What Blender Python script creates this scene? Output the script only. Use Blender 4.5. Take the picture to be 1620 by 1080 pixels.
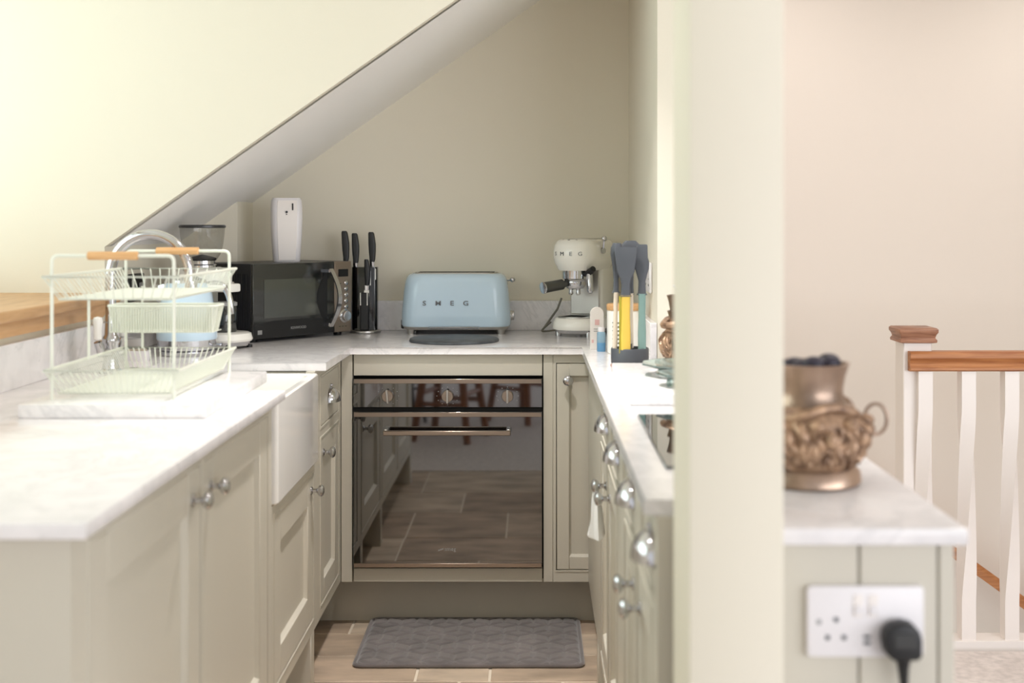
import bpy, bmesh, math, random
from mathutils import Matrix, Vector
random.seed(7)
PI = math.pi
SC = bpy.context.scene
COL = SC.collection
for _o in list(bpy.data.objects):
    bpy.data.objects.remove(_o)

# ------------------------------------------------------------------ camera
FPX = 2000.0                       # focal length in pixels of a 1620-wide frame
CAMZ = 1.28
cam_d = bpy.data.cameras.new('camera')
cam_d.sensor_width = 36.0
cam_d.lens = FPX / 1620.0 * 36.0
cam_d.shift_x = -35.0 / 1620.0
cam_d.shift_y = -185.0 / 1620.0
cam_d.clip_start = 0.05
cam_d.dof.use_dof = True
cam_d.dof.focus_distance = 4.15
cam_d.dof.aperture_fstop = 3.0
cam = bpy.data.objects.new('camera', cam_d)
cam.location = (0, 0, CAMZ)
cam.rotation_euler = (PI / 2, 0, 0)
COL.objects.link(cam)
SC.camera = cam

# ------------------------------------------------------------------ view, world, lights
SC.view_settings.view_transform = 'Standard'
SC.view_settings.look = 'None'
SC.view_settings.gamma = 1.0
SC.view_settings.use_curve_mapping = False
SC.view_settings.exposure = 0.0
SC.cycles.max_bounces = 10
SC.cycles.diffuse_bounces = 8
SC.cycles.glossy_bounces = 5
SC.cycles.transparent_max_bounces = 12
SC.cycles.transmission_bounces = 8
SC.cycles.sample_clamp_indirect = 6.0
SC.cycles.caustics_reflective = False
SC.cycles.caustics_refractive = False

world = bpy.data.worlds.new('daylight')
SC.world = world
world.use_nodes = True
wb = world.node_tree.nodes['Background']
wb.inputs['Color'].default_value = (0.96, 0.97, 1.0, 1)
wb.inputs['Strength'].default_value = 0.9


def area(name, loc, rot, sx, sy, power, col, shape='RECTANGLE'):
    l = bpy.data.lights.new(name, 'AREA')
    l.shape = shape
    l.size = sx
    if shape == 'RECTANGLE':
        l.size_y = sy
    l.energy = power
    l.color = col
    o = bpy.data.objects.new(name, l)
    o.location = loc
    o.rotation_euler = rot
    COL.objects.link(o)
    return o


# daylight outside the dormer window on the left
area('dormer_daylight', (-2.05, 2.2, 1.75), (0, -PI / 2, 0), 1.3, 2.6, 33, (0.85, 1.0, 0.96))
# daylight from the glazed side of the room behind the camera
area('room_daylight', (5.2, -3.2, 1.5), (PI / 2, 0, math.radians(38)), 7.0, 3.0, 320, (0.94, 0.96, 1.0))
# warm ceiling downlights
DOWNLIGHTS = [(-0.15, 3.1, 10), (-0.3, 2.0, 1.5), (0.9, 2.6, 2), (1.75, 3.1, 5), (0.9, 4.3, 2.5), (2.0, 4.3, 3)]


# ------------------------------------------------------------------ materials
def lin(c):
    out = []
    for v in c:
        v = v / 255.0
        out.append(v / 12.92 if v <= 0.04045 else ((v + 0.055) / 1.055) ** 2.4)
    return (out[0], out[1], out[2], 1.0)


MATS = {}


def mat(name, rgb, rough=0.5, metal=0.0, ior=None, coat=0.0, trans=0.0, sheen=0.0,
        var=0.0, vscale=8.0, bump=0.0, bscale=60.0, spec=None, stretch=(1, 1, 1), rgb2=None, detail=4.0):
    m = bpy.data.materials.new(name)
    m.use_nodes = True
    nt = m.node_tree
    p = nt.nodes['Principled BSDF']
    p.inputs['Base Color'].default_value = lin(rgb)
    p.inputs['Roughness'].default_value = rough
    p.inputs['Metallic'].default_value = metal
    if ior:
        p.inputs['IOR'].default_value = ior
    if spec is not None:
        p.inputs['Specular IOR Level'].default_value = spec
    p.inputs['Coat Weight'].default_value = coat
    p.inputs['Coat Roughness'].default_value = 0.05
    p.inputs['Transmission Weight'].default_value = trans
    p.inputs['Sheen Weight'].default_value = sheen
    need = var > 0 or bump > 0 or rgb2
    if need:
        tc = nt.nodes.new('ShaderNodeTexCoord')
        mp = nt.nodes.new('ShaderNodeMapping')
        mp.inputs['Scale'].default_value = stretch
        nt.links.new(tc.outputs['Object'], mp.inputs['Vector'])
    if var > 0 or rgb2:
        n = nt.nodes.new('ShaderNodeTexNoise')
        n.inputs['Scale'].default_value = vscale
        n.inputs['Detail'].default_value = detail
        nt.links.new(mp.outputs['Vector'], n.inputs['Vector'])
        r = nt.nodes.new('ShaderNodeValToRGB')
        r.color_ramp.elements[0].position = 0.32
        r.color_ramp.elements[1].position = 0.68
        if rgb2:
            r.color_ramp.elements[0].color = lin(rgb2)
            r.color_ramp.elements[1].color = lin(rgb)
        else:
            k = 1 - var
            r.color_ramp.elements[0].color = lin([c * k for c in rgb])
            r.color_ramp.elements[1].color = lin([min(255, c * (1 + var * .5)) for c in rgb])
        nt.links.new(n.outputs['Fac'], r.inputs['Fac'])
        nt.links.new(r.outputs['Color'], p.inputs['Base Color'])
    if bump > 0:
        n2 = nt.nodes.new('ShaderNodeTexNoise')
        n2.inputs['Scale'].default_value = bscale
        n2.inputs['Detail'].default_value = 3
        nt.links.new(mp.outputs['Vector'], n2.inputs['Vector'])
        b = nt.nodes.new('ShaderNodeBump')
        b.inputs['Strength'].default_value = bump
        b.inputs['Distance'].default_value = 0.004
        nt.links.new(n2.outputs['Fac'], b.inputs['Height'])
        nt.links.new(b.outputs['Normal'], p.inputs['Normal'])
    MATS[name] = m
    return m


def quartz(name, base, vein, rough=0.18, amount=0.5):
    m = mat(name, base, rough)
    nt = m.node_tree
    p = nt.nodes['Principled BSDF']
    tc = nt.nodes.new('ShaderNodeTexCoord')
    n1 = nt.nodes.new('ShaderNodeTexNoise')
    n1.inputs['Scale'].default_value = 3.2
    n1.inputs['Detail'].default_value = 9
    n1.inputs['Roughness'].default_value = 0.65
    n1.inputs['Distortion'].default_value = 1.2
    nt.links.new(tc.outputs['Object'], n1.inputs['Vector'])
    r1 = nt.nodes.new('ShaderNodeValToRGB')
    e = r1.color_ramp.elements
    e[0].position = 0.470
    e[0].color = (0, 0, 0, 1)
    e[1].position = 0.50
    e[1].color = (amount, amount, amount, 1)
    e2 = e.new(0.53)
    e2.color = (0, 0, 0, 1)
    nt.links.new(n1.outputs['Fac'], r1.inputs['Fac'])
    n2 = nt.nodes.new('ShaderNodeTexNoise')
    n2.inputs['Scale'].default_value = 14
    n2.inputs['Detail'].default_value = 5
    nt.links.new(tc.outputs['Object'], n2.inputs['Vector'])
    r2 = nt.nodes.new('ShaderNodeValToRGB')
    r2.color_ramp.elements[0].position = 0.45
    r2.color_ramp.elements[0].color = (0.0, 0.0, 0.0, 1)
    r2.color_ramp.elements[1].position = 0.75
    r2.color_ramp.elements[1].color = (0.32, 0.32, 0.32, 1)
    nt.links.new(n2.outputs['Fac'], r2.inputs['Fac'])
    mx = nt.nodes.new('ShaderNodeMath')
    mx.operation = 'MAXIMUM'
    nt.links.new(r1.outputs['Color'], mx.inputs[0])
    nt.links.new(r2.outputs['Color'], mx.inputs[1])
    mix = nt.nodes.new('ShaderNodeMix')
    mix.data_type = 'RGBA'
    mix.inputs['A'].default_value = lin(base)
    mix.inputs['B'].default_value = lin(vein)
    nt.links.new(mx.outputs[0], mix.inputs['Factor'])
    nt.links.new(mix.outputs['Result'], p.inputs['Base Color'])
    return m


def wood(name, c1, c2, axis=(1, 12, 12), rough=0.42, scale=5.0):
    m = mat(name, c1, rough)
    nt = m.node_tree
    p = nt.nodes['Principled BSDF']
    tc = nt.nodes.new('ShaderNodeTexCoord')
    mp = nt.nodes.new('ShaderNodeMapping')
    mp.inputs['Scale'].default_value = axis
    nt.links.new(tc.outputs['Object'], mp.inputs['Vector'])
    n = nt.nodes.new('ShaderNodeTexNoise')
    n.inputs['Scale'].default_value = scale
    n.inputs['Detail'].default_value = 8
    n.inputs['Distortion'].default_value = 0.6
    nt.links.new(mp.outputs['Vector'], n.inputs['Vector'])
    r = nt.nodes.new('ShaderNodeValToRGB')
    r.color_ramp.elements[0].position = 0.3
    r.color_ramp.elements[0].color = lin(c2)
    r.color_ramp.elements[1].position = 0.7
    r.color_ramp.elements[1].color = lin(c1)
    nt.links.new(n.outputs['Fac'], r.inputs['Fac'])
    nt.links.new(r.outputs['Color'], p.inputs['Base Color'])
    b = nt.nodes.new('ShaderNodeBump')
    b.inputs['Strength'].default_value = 0.12
    b.inputs['Distance'].default_value = 0.002
    nt.links.new(n.outputs['Fac'], b.inputs['Height'])
    nt.links.new(b.outputs['Normal'], p.inputs['Normal'])
    return m


def thin_glass(name, tint, refl=0.5, rough=0.02, ior=1.5):
    """clear sheet: transparent body with a fresnel gloss on top"""
    m = bpy.data.materials.new(name)
    m.use_nodes = True
    nt = m.node_tree
    nt.nodes.remove(nt.nodes['Principled BSDF'])
    out = nt.nodes['Material Output']
    t = nt.nodes.new('ShaderNodeBsdfTransparent')
    t.inputs['Color'].default_value = tint
    g = nt.nodes.new('ShaderNodeBsdfGlossy')
    g.inputs['Roughness'].default_value = rough
    mx = nt.nodes.new('ShaderNodeMixShader')
    mx.inputs['Fac'].default_value = 0.07
    nt.links.new(t.outputs[0], mx.inputs[1])
    nt.links.new(g.outputs[0], mx.inputs[2])
    nt.links.new(mx.outputs[0], out.inputs['Surface'])
    MATS[name] = m
    return m


WALL = mat('wall_paint', (224, 218, 202), 0.75, bump=0.04, bscale=180)
WALLP = mat('stair_wall_paint', (229, 221, 211), 0.75, bump=0.04, bscale=180)
CEIL = mat('ceiling_paint', (246, 244, 242), 0.8)
CAB = mat('cabinet_paint', (200, 195, 182), 0.42, bump=0.03, bscale=220)
CABD = mat('cabinet_inside', (120, 116, 102), 0.6)
QTZ = quartz('quartz', (236, 233, 234), (176, 176, 178), 0.16, 0.3)
MARB = quartz('marble', (240, 238, 238), (180, 180, 184), 0.22, 0.3)
CERAM = mat('white_ceramic', (238, 236, 233), 0.12, coat=0.4)
CHROME = mat('chrome', (205, 205, 208), 0.09, metal=1.0)
STEEL = mat('brushed_steel', (192, 189, 184), 0.3, metal=1.0, bump=0.05, bscale=90, stretch=(1, 30, 30))
STEELW = mat('warm_steel', (164, 149, 136), 0.36, metal=1.0)
BGLASS = mat('black_glass', (6, 6, 8), 0.03, ior=2.6)
BGLASS2 = mat('tinted_glass', (26, 28, 28), 0.06, ior=1.9)
BLACK = mat('black_plastic', (22, 22, 24), 0.42)
BLACKM = mat('black_metal', (28, 30, 36), 0.35, bump=0.03)
VOID = mat('dark_gap', (10, 10, 10), 0.8)
WHITE = mat('white_plastic', (226, 223, 225), 0.3)
WGLOSS = mat('white_gloss_paint', (236, 230, 226), 0.35)
CREAM = mat('cream_enamel', (243, 241, 234), 0.22, coat=0.3)
BLUE = mat('pastel_blue_enamel', (198, 220, 236), 0.2, coat=0.4)
GREYRUB = mat('charcoal_silicone', (72, 76, 82), 0.5)
YELLOW = mat('yellow_handle', (230, 196, 84), 0.4)
OLIVE = mat('olive_edge', (168, 156, 40), 0.45)
TEAL = mat('teal_handle', (128, 160, 155), 0.45)
BEIGEH = mat('beige_handle', (226, 214, 196), 0.45)
MINT = mat('mint_wire', (222, 224, 212), 0.4)
OAK = wood('oak', (212, 170, 124), (188, 142, 94), (10, 1.2, 10))
OAKX = wood('oak_rail', (196, 134, 82), (150, 88, 44), (1.2, 14, 14))
OAKC = wood('oak_cap', (176, 128, 100), (128, 84, 62), (3, 3, 26))
BEECH = wood('beech_handle', (222, 178, 128), (200, 150, 98), (2, 14, 14))
WSTOOL = wood('stool_wood', (150, 92, 50), (104, 58, 28), (12, 12, 1.5))
SLATE = mat('slate', (74, 78, 82), 0.5, var=0.25, vscale=18, bump=0.25, bscale=40)
MATFAB = mat('mat_fabric', (112, 106, 106), 0.95, sheen=0.6, var=0.14, vscale=9, bump=0.3, bscale=300)
GROUT = mat('grout', (224, 212, 194), 0.85)
CARPET = mat('carpet', (216, 208, 204), 0.95, var=0.07, vscale=40, bump=0.3, bscale=300)
TILES = [mat('limestone_%s' % k, c, 0.55, var=0.16, vscale=5, bump=0.08, bscale=20, stretch=(1, 2.2, 1))
         for k, c in (('tan', (188, 168, 147)), ('sand', (200, 182, 161)), ('grey', (176, 156, 136)))]
BRONZE = mat('bronze', (196, 162, 132), 0.4, metal=0.3, rgb2=(104, 78, 60), vscale=45, bump=0.3, bscale=60)
BRONZEH = mat('bronze_smooth', (172, 148, 130), 0.3, metal=0.75, var=0.25, vscale=10)
DARKF = mat('dark_pods', (40, 36, 52), 0.4)
GGLASS = mat('green_glass', (196, 222, 216), 0.06, trans=0.85, ior=1.45)
SMOKE = thin_glass('smoky_plastic', (0.80, 0.80, 0.79, 1), ior=1.5)
PANE = thin_glass('window_pane', (0.96, 0.98, 0.97, 1))
BLIQ = mat('blue_liquid', (120, 176, 220), 0.1, trans=0.35, ior=1.33)
CLEARB = mat('clear_blue_plastic', (170, 206, 228), 0.12, trans=0.5, ior=1.3)
PAPER = mat('white_card', (232, 226, 220), 0.6)
PINK = mat('pink_print', (222, 180, 176), 0.6)
INK = mat('dark_print', (70, 78, 62), 0.6)
LETTER = mat('chrome_letters', (118, 120, 122), 0.3, metal=1.0)
GREYT = mat('grey_print', (150, 150, 150), 0.5)
TOWEL = mat('towel', (226, 226, 224), 0.9, bump=0.3, bscale=200)
TRIV = mat('trivet_pattern', (206, 160, 146), 0.6, rgb2=(120, 92, 84), vscale=60)
CORDG = mat('grey_cord', (112, 108, 98), 0.5)
LAMP = bpy.data.materials.new('lamp_glow')
LAMP.use_nodes = True
LAMP.node_tree.nodes['Principled BSDF'].inputs['Emission Color'].default_value = (1, 0.86, 0.7, 1)
LAMP.node_tree.nodes['Principled BSDF'].inputs['Emission Strength'].default_value = 6


# ------------------------------------------------------------------ mesh helpers
class MB:
    def __init__(self, M=None):
        self.bm = bmesh.new()
        self.M = M or Matrix.Identity(4)

    def v(self, p):
        return self.bm.verts.new(self.M @ Vector(p))

    def box(self, x0, x1, y0, y1, z0, z1, bev=0.0, seg=1):
        P = [(x0, y0, z0), (x1, y0, z0), (x1, y1, z0), (x0, y1, z0), (x0, y0, z1), (x1, y0, z1), (x1, y1, z1), (x0, y1, z1)]
        return self.hexa(P, bev, seg)

    def hexa(self, P, bev=0.0, seg=1):
        vs = [self.v(p) for p in P]
        fs = [self.bm.faces.new([vs[i] for i in q]) for q in
              ((0, 3, 2, 1), (4, 5, 6, 7), (0, 1, 5, 4), (1, 2, 6, 5), (2, 3, 7, 6), (3, 0, 4, 7))]
        if bev:
            es = list({e for f in fs for e in f.edges})
            bmesh.ops.bevel(self.bm, geom=es, offset=bev, segments=seg, profile=0.5, affect='EDGES')
        return self

    def prism(self, pts, a, b, axis='z', bev=0.0, seg=1):
        def P(p, t):
            return {'z': (p[0], p[1], t), 'y': (p[0], t, p[1]), 'x': (t, p[0], p[1])}[axis]
        lo = [self.v(P(p, a)) for p in pts]
        hi = [self.v(P(p, b)) for p in pts]
        n = len(pts)
        fs = [self.bm.faces.new(lo[::-1]), self.bm.faces.new(hi)]
        for i in range(n):
            fs.append(self.bm.faces.new((lo[i], lo[(i + 1) % n], hi[(i + 1) % n], hi[i])))
        if bev:
            es = list({e for f in fs[:2] for e in f.edges})
            bmesh.ops.bevel(self.bm, geom=es, offset=bev, segments=seg, profile=0.5, affect='EDGES')
        return self

    def loft(self, rings, cap0=True, cap1=True):
        R = [[self.v(p) for p in r] for r in rings]
        n = len(R[0])
        for a, b in zip(R, R[1:]):
            for i in range(n):
                self.bm.faces.new((a[i], a[(i + 1) % n], b[(i + 1) % n], b[i]))
        if cap0:
            self.bm.faces.new(R[0][::-1])
        if cap1:
            self.bm.faces.new(R[-1])
        return self

    def lathe(self, prof, c=(0, 0, 0), seg=32, axis='z', cap0=True, cap1=True):
        rings = []
        for r, h in prof:
            r = max(r, 1e-4)
            ring = []
            for k in range(seg):
                a = 2 * PI * k / seg
                x, y = r * math.cos(a), r * math.sin(a)
                p = {'z': (x, y, h), 'y': (x, h, -y), 'x': (h, x, y)}[axis]
                ring.append((c[0] + p[0], c[1] + p[1], c[2] + p[2]))
            rings.append(ring)
        return self.loft(rings, cap0, cap1)

    def cyl(self, p0, p1, r0, r1=None, seg=16):
        return self.tube([p0, p1], [r0, r0 if r1 is None else r1], seg)

    def tube(self, pts, r, seg=8, closed=False, cap=True):
        pts = [Vector(p) for p in pts]
        n = len(pts)
        rs = r if isinstance(r, (list, tuple)) else [r] * n
        tang = []
        for i in range(n):
            a = pts[i - 1] if (i > 0 or closed) else pts[i]
            b = pts[(i + 1) % n] if (i < n - 1 or closed) else pts[i]
            t = (b - a)
            tang.append(t.normalized() if t.length > 1e-9 else Vector((0, 0, 1)))
        up = Vector((0, 0, 1)) if abs(tang[0].z) < 0.9 else Vector((1, 0, 0))
        u = tang[0].cross(up).normalized()
        rings = []
        for i in range(n):
            if i:
                u = (u - tang[i] * u.dot(tang[i]))
                u = u.normalized() if u.length > 1e-6 else tang[i].orthogonal().normalized()
            w = tang[i].cross(u)
            rings.append([tuple(pts[i] + (u * math.cos(2 * PI * k / seg) + w * math.sin(2 * PI * k / seg)) * rs[i])
                          for k in range(seg)])
        if closed:
            rings.append(rings[0])
            return self.loft(rings, False, False)
        return self.loft(rings, cap, cap)

    def sphere(self, c, r, sx=1, sy=1, sz=1, seg=16, rings=10):
        R = []
        for i in range(rings + 1):
            t = PI * i / rings
            rr = max(math.sin(t) * r, 1e-4)
            z = -math.cos(t) * r
            R.append([(c[0] + rr * sx * math.cos(2 * PI * k / seg), c[1] + rr * sy * math.sin(2 * PI * k / seg), c[2] + z * sz)
                      for k in range(seg)])
        return self.loft(R)

    def build(self, name, m, parent=None, smooth=True, ang=40):
        bm = self.bm
        bmesh.ops.remove_doubles(bm, verts=bm.verts, dist=1e-6)
        bmesh.ops.recalc_face_normals(bm, faces=bm.faces)
        me = bpy.data.meshes.new(name)
        bm.to_mesh(me)
        bm.free()
        if smooth:
            me.shade_smooth()
            me.set_sharp_from_angle(angle=math.radians(ang))
        me.materials.append(m)
        o = bpy.data.objects.new(name, me)
        COL.objects.link(o)
        if parent is not None:
            o.parent = parent
        return o


def mk(name, m, parent, fn, M=None, **kw):
    b = MB(M)
    fn(b)
    return b.build(name, m, parent, **kw)


def part_box(name, m, parent, x0, x1, y0, y1, z0, z1, bev=0.0, seg=1):
    return MB().box(x0, x1, y0, y1, z0, z1, bev, seg).build(name, m, parent)


def thing(name, label, cat, loc=(0, 0, 0), rz=0.0, group=None):
    o = bpy.data.objects.new(name, None)
    o.empty_display_size = 0.05
    o.location = loc
    o.rotation_euler = (0, 0, rz)
    COL.objects.link(o)
    return tag(o, label, cat, group)


def tag(o, label, cat, group=None):
    o['label'] = label
    o['category'] = cat
    if group:
        o['group'] = group
    return o


def struct(o, label=None):
    o['kind'] = 'structure'
    if label:
        o['label'] = label
    return o


def rrect(a, b, r, n=6, cx=0, cy=0):
    r = min(r, a, b) - 1e-5
    out = []
    for (sx, sy, a0) in ((1, 1, 0), (-1, 1, PI / 2), (-1, -1, PI), (1, -1, 3 * PI / 2)):
        for k in range(n + 1):
            t = a0 + PI / 2 * k / n
            out.append((cx + sx * (a - r) + r * math.cos(t), cy + sy * (b - r) + r * math.sin(t)))
    return out


def rloft(b, prof, n=6, cx=0, cy=0):
    """prof rows: (halfwidth, halfdepth, radius, z)"""
    return b.loft([[(x, y, z) for x, y in rrect(A, B, R, n, cx, cy)] for A, B, R, z in prof])


def arc(c, r, a0, a1, n, plane='xz', y=0.0):
    out = []
    for k in range(n + 1):
        t = a0 + (a1 - a0) * k / n
        p, q = c[0] + r * math.cos(t), c[1] + r * math.sin(t)
        out.append((p, y, q) if plane == 'xz' else ((p, q, y) if plane == 'xy' else (y, p, q)))
    return out


def bez(p0, p1, p2, p3, n=16):
    P = [Vector(p) for p in (p0, p1, p2, p3)]
    return [tuple(P[0] * (1 - t) ** 3 + P[1] * 3 * t * (1 - t) ** 2 + P[2] * 3 * t * t * (1 - t) + P[3] * t ** 3)
            for t in [k / n for k in range(n + 1)]]


def text_mesh(txt, size, depth, m, parent, loc, rot, name='lettering', sx=1.0, bold=0.0):
    cu = bpy.data.curves.new('t', 'FONT')
    cu.body = txt
    cu.size = size
    cu.extrude = depth
    cu.offset = bold
    cu.resolution_u = 3
    cu.align_x = 'CENTER'
    cu.align_y = 'CENTER'
    ob = bpy.data.objects.new('t', cu)
    COL.objects.link(ob)
    bpy.context.view_layer.update()
    me = bpy.data.meshes.new_from_object(ob.evaluated_get(bpy.context.evaluated_depsgraph_get()))
    bpy.data.objects.remove(ob)
    bpy.data.curves.remove(cu)
    me.transform(Matrix.Diagonal((sx, 1, 1, 1)))
    me.materials.clear()
    me.materials.append(m)
    o = bpy.data.objects.new(name, me)
    o.location = loc
    o.rotation_euler = rot
    o.parent = parent
    COL.objects.link(o)
    return o


# ------------------------------------------------------------------ layout constants
ZT, TH = 0.893, 0.022             # worktop top, thickness
ZB = ZT - TH
XW = -1.24                        # knee wall on the left
YC = 3.65                         # dormer cheek
YB = 4.65                         # back wall
XR = 0.349                        # short wall on the right
SL = 0.7036                       # slope of the ceiling
ZK = 1.216                        # height of the knee wall
YO = 4.0                          # oven front plane
XL, XLW = -0.611, -0.581          # left cabinet face, worktop edge
XRF, XRW = 0.172, 0.154           # right cabinet face, worktop edge
ZC = 2.4


def slope_z(x):
    return ZK + SL * (x - XW)


# ------------------------------------------------------------------ the setting
fl = struct(part_box('floor', GROUT, None, -3.0, 3.4, -3.2, 4.7, -0.03, -0.006), 'pale grout bed of the stone floor')
# open stairwell: floor ends at the balustrade on the right
fl.data.clear_geometry()
_b = MB()
_b.prism([(-3.0, -3.2), (3.4, -3.2), (3.4, 3.78), (0.45, 3.78), (0.45, 4.7), (-3.0, 4.7)], -0.04, -0.0025)
_b.bm.to_mesh(fl.data)
_b.bm.free()
rows = [(1.41, 1.93, [-1.24, -0.537, 0.30, 0.56]), (1.93, 2.35, [-1.24, -1.0, -0.327, 0.172, 0.56]),
        (2.35, 2.80, [-1.24, -0.527, -0.115, 0.56]), (2.80, 3.15, [-1.24, -0.53, 0.20, 0.56]),
        (3.15, 3.546, [-1.24, -0.86, -0.21, 0.08, 0.56]), (3.546, 3.754, [-1.24, -0.80, -0.335, -0.126, 0.20, 0.56]),
        (3.754, 3.957, [-1.24, -0.70, -0.45, -0.05, 0.36, 0.56]), (3.957, 4.12, [-1.24, -0.58, 0.02, 0.45])]
gi = 0
for (y0, y1, xs) in rows:
    for x0, x1 in zip(xs, xs[1:]):
        b = MB()
        g = 0.004
        b.box(x0 + g, x1 - g, y0 + g, y1 - g, -0.0035, random.uniform(-0.0005, 0.0005), 0.0015)
        b.build('tile', TILES[gi % 3 if random.random() < .6 else random.randrange(3)], fl)
        gi += 1
_b = MB()
_b.prism([(-3.0, -3.2), (3.4, -3.2), (3.4, 3.78), (0.565, 3.78), (0.565, 1.408), (-3.0, 1.408)], -0.006, 0.004)
struct(_b.build('floor_carpet', CARPET, None, smooth=False), 'pale beige carpet of the landing and room')

# back wall with the sloped top (prism in xz, thickness along y)
b = MB()
b.prism([(XW - .1, -0.03), (XR + .1, -0.03), (XR + .1, slope_z(XR + .1) + .02), (XW - .1, slope_z(XW - .1) + .02)], YB, YB + 0.12, 'y')
struct(b.build('wall_back', WALL, None, smooth=False), 'olive beige wall behind the toaster under the sloped ceiling')
# boxed-in corner
b = MB()
b.prism([(XW, ZT), (-1.035, ZT), (-1.035, slope_z(-1.035)), (XW, slope_z(XW))], 4.41, YB, 'y')
struct(b.build('wall_boxing', WALL, None, smooth=False), 'boxed-in beige corner behind the microwave')
# knee wall on the left, below the sloped ceiling and below the dormer sill
b = MB()
b.box(XW - .12, XW, YC + .0605, YB + .1, -0.03, ZK)
b.box(XW - .12, XW, -1.0, YC, -0.03, 1.02)
struct(b.build('wall_left', WALL, None, smooth=False), 'low beige knee wall along the sink run')
# dormer cheek: everything above the slope, facing the camera
xtop = XW + (ZC - ZK) / SL
b = MB()
b.prism([(-1.78, 1.05), (XW, 1.05), (XW, ZK), (xtop, ZC), (-1.78, ZC)], YC, YC + 0.06, 'y')
struct(b.build('wall_dormer_cheek', WALL, None, smooth=False), 'bright cream dormer cheek wall lit by the window')
# sloped ceiling behind the cheek
b = MB()
b.hexa([(XW - .12, YC + .03, slope_z(XW - .12)), (xtop, YC + .03, ZC), (xtop, YB + .12, ZC), (XW - .12, YB + .12, slope_z(XW - .12)),
        (XW - .12, YC + .03, slope_z(XW - .12) + .1), (xtop, YC + .03, ZC + .1), (xtop, YB + .12, ZC + .1), (XW - .12, YB + .12, slope_z(XW - .12) + .1)])
struct(b.build('ceiling_slope', CEIL, None, smooth=False), 'grey white sloped ceiling over the back worktop')
struct(part_box('ceiling', CEIL, None, -1.9, 3.4, -1.0, 5.3, ZC + .001, ZC + .1), 'flat white ceiling')
# short wall on the right
struct(part_box('wall_right', WALL, None, XR, XR + .13, 3.58, YB + .12, -0.03, ZC), 'short beige wall beside the coffee machine')
# stair wall far right
struct(part_box('wall_stair', WALLP, None, XR + .05, 3.4, 4.85, 4.95, -2.2, ZC), 'pinkish cream wall behind the stairs')
struct(part_box('wall_stair_side', WALLP, None, 3.3, 3.4, 1.6, 4.85, -2.2, ZC), 'pinkish cream side wall of the landing')
struct(part_box('wall_stair_return', WALLP, None, XR + .131, XR + .15, 3.8, 4.85, -2.2, ZC), 'pinkish return wall of the stairwell')
# post
struct(part_box('wall_post', WALL, None, 0.19, 0.3065, 1.55, 1.727, -0.006, ZC, 0.004, 2), 'cream square post in front of the peninsula')
# near side of the dormer
b = MB()
b.prism([(-1.78, 1.05), (XW, 1.05), (XW, ZK), (xtop, ZC), (-1.78, ZC)], 0.62, 0.68, 'y')
struct(b.build('wall_dormer_cheek_near', WALL, None, smooth=False), 'dormer cheek beside the camera')
struct(part_box('wall_dormer_front', WALL, None, -1.9, -1.72, 0.62, 3.71, 0.8, 1.10), 'wall below the dormer window')
struct(part_box('trim_1', WALL, None, -1.9, -1.72, 0.62, 3.71, 2.30, ZC), 'lintel above the dormer window')
# dormer window
win = thing('window_1', 'white dormer window over the sink', 'window', (-1.76, 2.15, 1.1))
del win['category']
struct(win)
b = MB()
b.box(-.03, .03, -1.47, 1.50, 0, .05)
b.box(-.03, .03, -1.47, 1.50, 1.15, 1.2)
for yy in (-1.47, -.5, .47, 1.44):
    b.box(-.03, .03, yy, yy + .055, 0, 1.2)
b.build('window_frame', WGLOSS, win)
for yy in (-1.415, -.445, .525):
    part_box('pane', PANE, win, -.004, .004, yy, yy + .915, .05, 1.15)

# oak window sill
sill = thing('window_2_sill', 'oak window sill above the sink', 'sill', (XW, 2.2, 1.019))
del sill['category']
sill.name = 'trim_2'
struct(sill, 'honey oak window board along the dormer')
SY0, SY1 = 0.69 - 2.2, YC - 2.2
mk('sill_board', OAK, sill, lambda b: b.box(-.475, .042, SY0, SY1 + .02, .036, .064, .006, 3))
mk('apron', OAK, sill, lambda b: b.hexa([(-.02, SY0, 0), (.024, SY0, 0), (.024, SY1 - .08, 0), (-.02, SY1 - .08, 0),
                                         (-.02, SY0, .036), (.024, SY0, .036), (.024, SY1, .036), (-.02, SY1, .036)]))


# ------------------------------------------------------------------ cabinets
def knob_mesh(b, x, z, y=0.0):
    b.lathe([(.011, y), (.011, y - .003), (.0055, y - .006), (.0055, y - .016), (.011, y - .02), (.0155, y - .024),
             (.0165, y - .029), (.013, y - .034), (.006, y - .0365), (0, y - .037)], (x, 0, z), 20, 'y')


def cup_mesh(b, x, z, a=.046, h=.042, d=.03):
    n, k = 14, 8
    outer, inner = [], []
    for s, R in ((1.0, outer), (0.93, inner)):
        for i in range(n + 1):
            f = PI * i / n
            R.append([b.v((x + a * s * math.cos(f), -d * s * max(math.sin(f), 0) ** .8 * math.cos(PI / 2 * j / k) - .001,
                           z - .018 + h * s * max(math.sin(f), 0) ** .7 * math.sin(PI / 2 * j / k))) for j in range(k + 1)])
    for R in (outer, inner):
        for i in range(n):
            for j in range(k):
                b.bm.faces.new((R[i][j], R[i + 1][j], R[i + 1][j + 1], R[i][j + 1]))
    for i in range(n):
        b.bm.faces.new((outer[i][0], outer[i + 1][0], inner[i + 1][0], inner[i][0]))
    b.box(x - .05, x + .05, -.003, 0, z - .02, z - .014)
    b.lathe([(.004, -.003), (.003, -.008), (0, -.009)], (x, 0, z + .03), 10, 'y')
    b.box(x - .006, x + .006, -.003, 0, z + .02, z + .034)


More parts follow.
